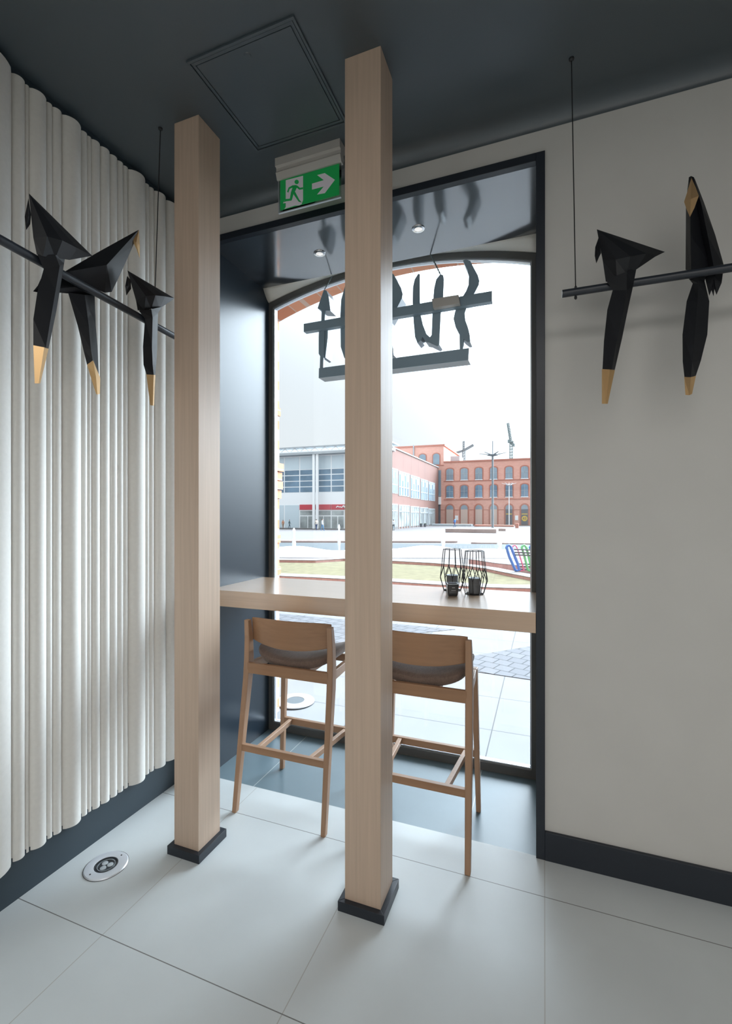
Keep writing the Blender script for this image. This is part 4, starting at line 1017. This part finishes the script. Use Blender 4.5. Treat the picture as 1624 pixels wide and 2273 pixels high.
# lamp posts on the square
def lamp_post(px, ybase, ytop, yarm, half, r, m_, label):
    f = ground(px, ybase); Y_ = f.y; P = lambda x, y: at(x, y, Y=Y_)
    t_ = thing('lamp_post', label, 'lamp post', tuple(f))
    MB().tube([(0, 0, 0), (0, 0, P(px, yarm).z - f.z)], [r * 1.3, r], 10).build('pole', m_, t_, smooth=True)
    MB().tube([(0, 0, P(px, yarm).z - f.z), (0, 0, P(px, ytop).z - f.z)], r * 0.45, 8).build('spike', m_, t_, smooth=True)
    hz = P(px, yarm).z - f.z; W = abs(P(px + half, yarm).x - P(px - half, yarm).x) / 2
    for k in range(6):
        a = k * PI / 3
        m = MB(); m.bar((0.3 * math.cos(a), 0.3 * math.sin(a), hz), (W * math.cos(a), W * math.sin(a), hz + 0.35), 0.35, 0.10, w2=0.12, h2=0.06); m.build('arm', m_, t_)
    MB().lathe([(0.2, hz - 0.25), (W * 0.40, hz - 0.05), (W * 0.40, hz + 0.08), (0.2, hz + 0.2)], 20).build('lamp_disc', m_, t_, smooth=True)
    return t_
lamp_post(1093, 1171, 979, 1010, 30, 0.17, M['post'], 'tall grey lamp post with spreading arms standing before the factory')
lamp_post(1129.5, 1166, 1071, 1076, 16, 0.09, M['b_white'], 'short pale lamp post between dark factory shop windows')

# low planters, bin, pots
def block(name, px0, px1, pyb, pyt, dep, m_, label, cat, group=None):
    f0, f1 = ground(px0, pyb), ground(px1, pyb); Y_ = (f0.y + f1.y) / 2
    x0, x1 = at(px0, pyb, Y=Y_).x, at(px1, pyb, Y=Y_).x; zb_ = gz(Y_); h = at((px0 + px1) / 2, pyt, Y=Y_).z - at((px0 + px1) / 2, pyb, Y=Y_).z
    o = MB().box(-(x1 - x0) / 2, (x1 - x0) / 2, 0, dep, -0.02, h).build(name, M[m_], bevel=0.03); o.location = ((x0 + x1) / 2, Y_, zb_)
    return tag(o, label, cat, group)
block('stone_planter', 988, 1101, 1182.5, 1174, 3, 'planter', 'long low brown planter wall on the square behind the fountain', 'planter')
block('stone_planter', 1102, 1122, 1178.5, 1173, 3, 'planter', 'short low brown planter wall beside the lamp post foot', 'planter')
block('stone_step', 958, 1046, 1167.5, 1163.5, 2, 'b_grey', 'low grey step before the pale factory doors', 'step')
block('stone_step', 1052, 1140, 1169, 1165.5, 2, 'rbrick_dark', 'low reddish step before the factory shop windows', 'step')
block('litter_bin', 1143, 1150.5, 1172, 1162, 0.7, 'rbrick_dark', 'brown litter bin standing on the square by the factory', 'bin')
for px, lb in ((934, 'dark round plant pot farther from the glass wing corner'), (943, 'dark round plant pot nearer the factory entrance')):
    f = ground(px, 1169.5)
    t = thing('plant_pot', lb, 'plant pot', tuple(f), 'pots outside the clad wing')
    MB().lathe([(0.22, 0), (0.31, 0.55), (0.27, 0.55)], 16).build('pot', M['b_dark'], t, smooth=True)
    m = MB()
    for k in range(60):
        a = random.uniform(0, 2 * PI); e = random.uniform(0.2, 1.4); L_ = random.uniform(0.15, 0.28)
        b = Vector((0.1 * math.cos(a), 0.1 * math.sin(a), 0.5)); d = Vector((math.cos(a) * math.cos(e), math.sin(a) * math.cos(e), math.sin(e)))
        m.bar(b, b + d * L_, 0.06, 0.01)
    m.build('leaves', M['leaf'], t)

# people on the square
def cloth(name, c): return mat(name, c, 0.8, spec=0.2, noise=0.05, nscale=20)
def person(px, pyb, h, label, top_c, leg_c, hair_c, face=0.0, stride=0.16, sit=False):
    f = ground(px, pyb)
    root = thing('person', label, 'person', tuple(f), rz=face)
    k = h / 1.75
    V = []; E_ = []; R = []
    def v(x, y, z, r): V.append((x * k, y * k, z * k)); R.append(r * k); return len(V) - 1
    pel = v(0, 0, 0.95, 0.15); wa = v(0, 0.0, 1.10, 0.135); ch = v(0, 0.0, 1.32, 0.16); nk_ = v(0, 0.01, 1.48, 0.06); hd = v(0, 0.02, 1.60, 0.095); ht = v(0, 0.02, 1.69, 0.08)
    E_ += [(pel, wa), (wa, ch), (ch, nk_), (nk_, hd), (hd, ht)]
    for s_ in (-1, 1):
        st_ = stride * s_
        hip = v(0.09 * s_, 0, 0.88, 0.095); kn = v(0.10 * s_, st_ * 0.7 + 0.04, 0.48, 0.065); an = v(0.10 * s_, st_ * 1.2 - 0.03, 0.09, 0.042); toe = v(0.11 * s_, st_ * 1.2 + 0.14, 0.03, 0.036)
        E_ += [(pel, hip), (hip, kn), (kn, an), (an, toe)]
        sh_ = v(0.19 * s_, 0, 1.40, 0.065); el = v(0.24 * s_, -st_ * 0.6 - 0.02, 1.12, 0.048); wr = v(0.22 * s_, -st_ * 1.0 + 0.10, 0.90, 0.034); ha = v(0.22 * s_, -st_ * 1.0 + 0.14, 0.82, 0.032)
        E_ += [(ch, sh_), (sh_, el), (el, wr), (wr, ha)]
    me = bpy.data.meshes.new('body'); me.from_pydata(V, E_, []); ob = bpy.data.objects.new('body', me); C.objects.link(ob)
    sk = ob.modifiers.new('skin', 'SKIN'); me.skin_vertices
    for i, sv in enumerate(me.skin_vertices[0].data): sv.radius = (R[i], R[i]); sv.use_root = (i == pel)
    sd = ob.modifiers.new('sub', 'SUBSURF'); sd.levels = 1; sd.render_levels = 1
    dg = bpy.context.evaluated_depsgraph_get(); nm = bpy.data.meshes.new_from_object(ob.evaluated_get(dg))
    bpy.data.objects.remove(ob); bpy.data.meshes.remove(me)
    nm.name = 'body'
    for m_ in (M['skin'], cloth('jacket_cloth', top_c), cloth('trouser_cloth', leg_c), cloth('hair', hair_c)): nm.materials.append(m_)
    for p in nm.polygons:
        p.use_smooth = True; c_ = p.center / k
        p.material_index = 3 if (c_.z > 1.62 or (c_.z > 1.53 and c_.y < 0.0)) else (0 if c_.z > 1.47 or (abs(c_.x) > 0.17 and c_.z < 0.92 and c_.z > 0.7) else (1 if c_.z > 0.93 or (abs(c_.x) > 0.17 and c_.z > 0.7) else 2))
    o = bpy.data.objects.new('body', nm); C.objects.link(o); o.parent = root
    return root
person(702, 1177, 1.70, 'person in pale top and dark trousers walking past the red shop fascia', (0.55, 0.50, 0.45), (0.03, 0.05, 0.12), (0.05, 0.03, 0.02), 0.9)
person(715, 1178, 1.72, 'person in pale top and blue jeans walking past the shop windows', (0.55, 0.58, 0.60), (0.07, 0.20, 0.38), (0.05, 0.03, 0.02), -0.8)
person(628, 1173.5, 1.60, 'person in reddish clothes by the glass building near the window frame', (0.55, 0.28, 0.18), (0.35, 0.22, 0.14), (0.2, 0.1, 0.05), 1.2, 0.08)
person(642, 1173.5, 1.65, 'person in dark grey clothes before the glass building entrance', (0.14, 0.20, 0.22), (0.12, 0.16, 0.20), (0.04, 0.03, 0.03), -1.2)
person(873, 1178, 1.75, 'person in white and black clothes just past the near oak column', (0.65, 0.66, 0.68), (0.05, 0.06, 0.07), (0.03, 0.03, 0.03), 0.4)
person(1009, 1170, 1.80, 'person in blue jacket walking across the square', (0.06, 0.20, 0.50), (0.06, 0.14, 0.32), (0.05, 0.04, 0.03), 1.3)
person(1027.5, 1163.5, 1.70, 'person in dark coat standing before a pale factory door', (0.10, 0.11, 0.13), (0.08, 0.10, 0.12), (0.05, 0.04, 0.03), 0.2, 0.05)
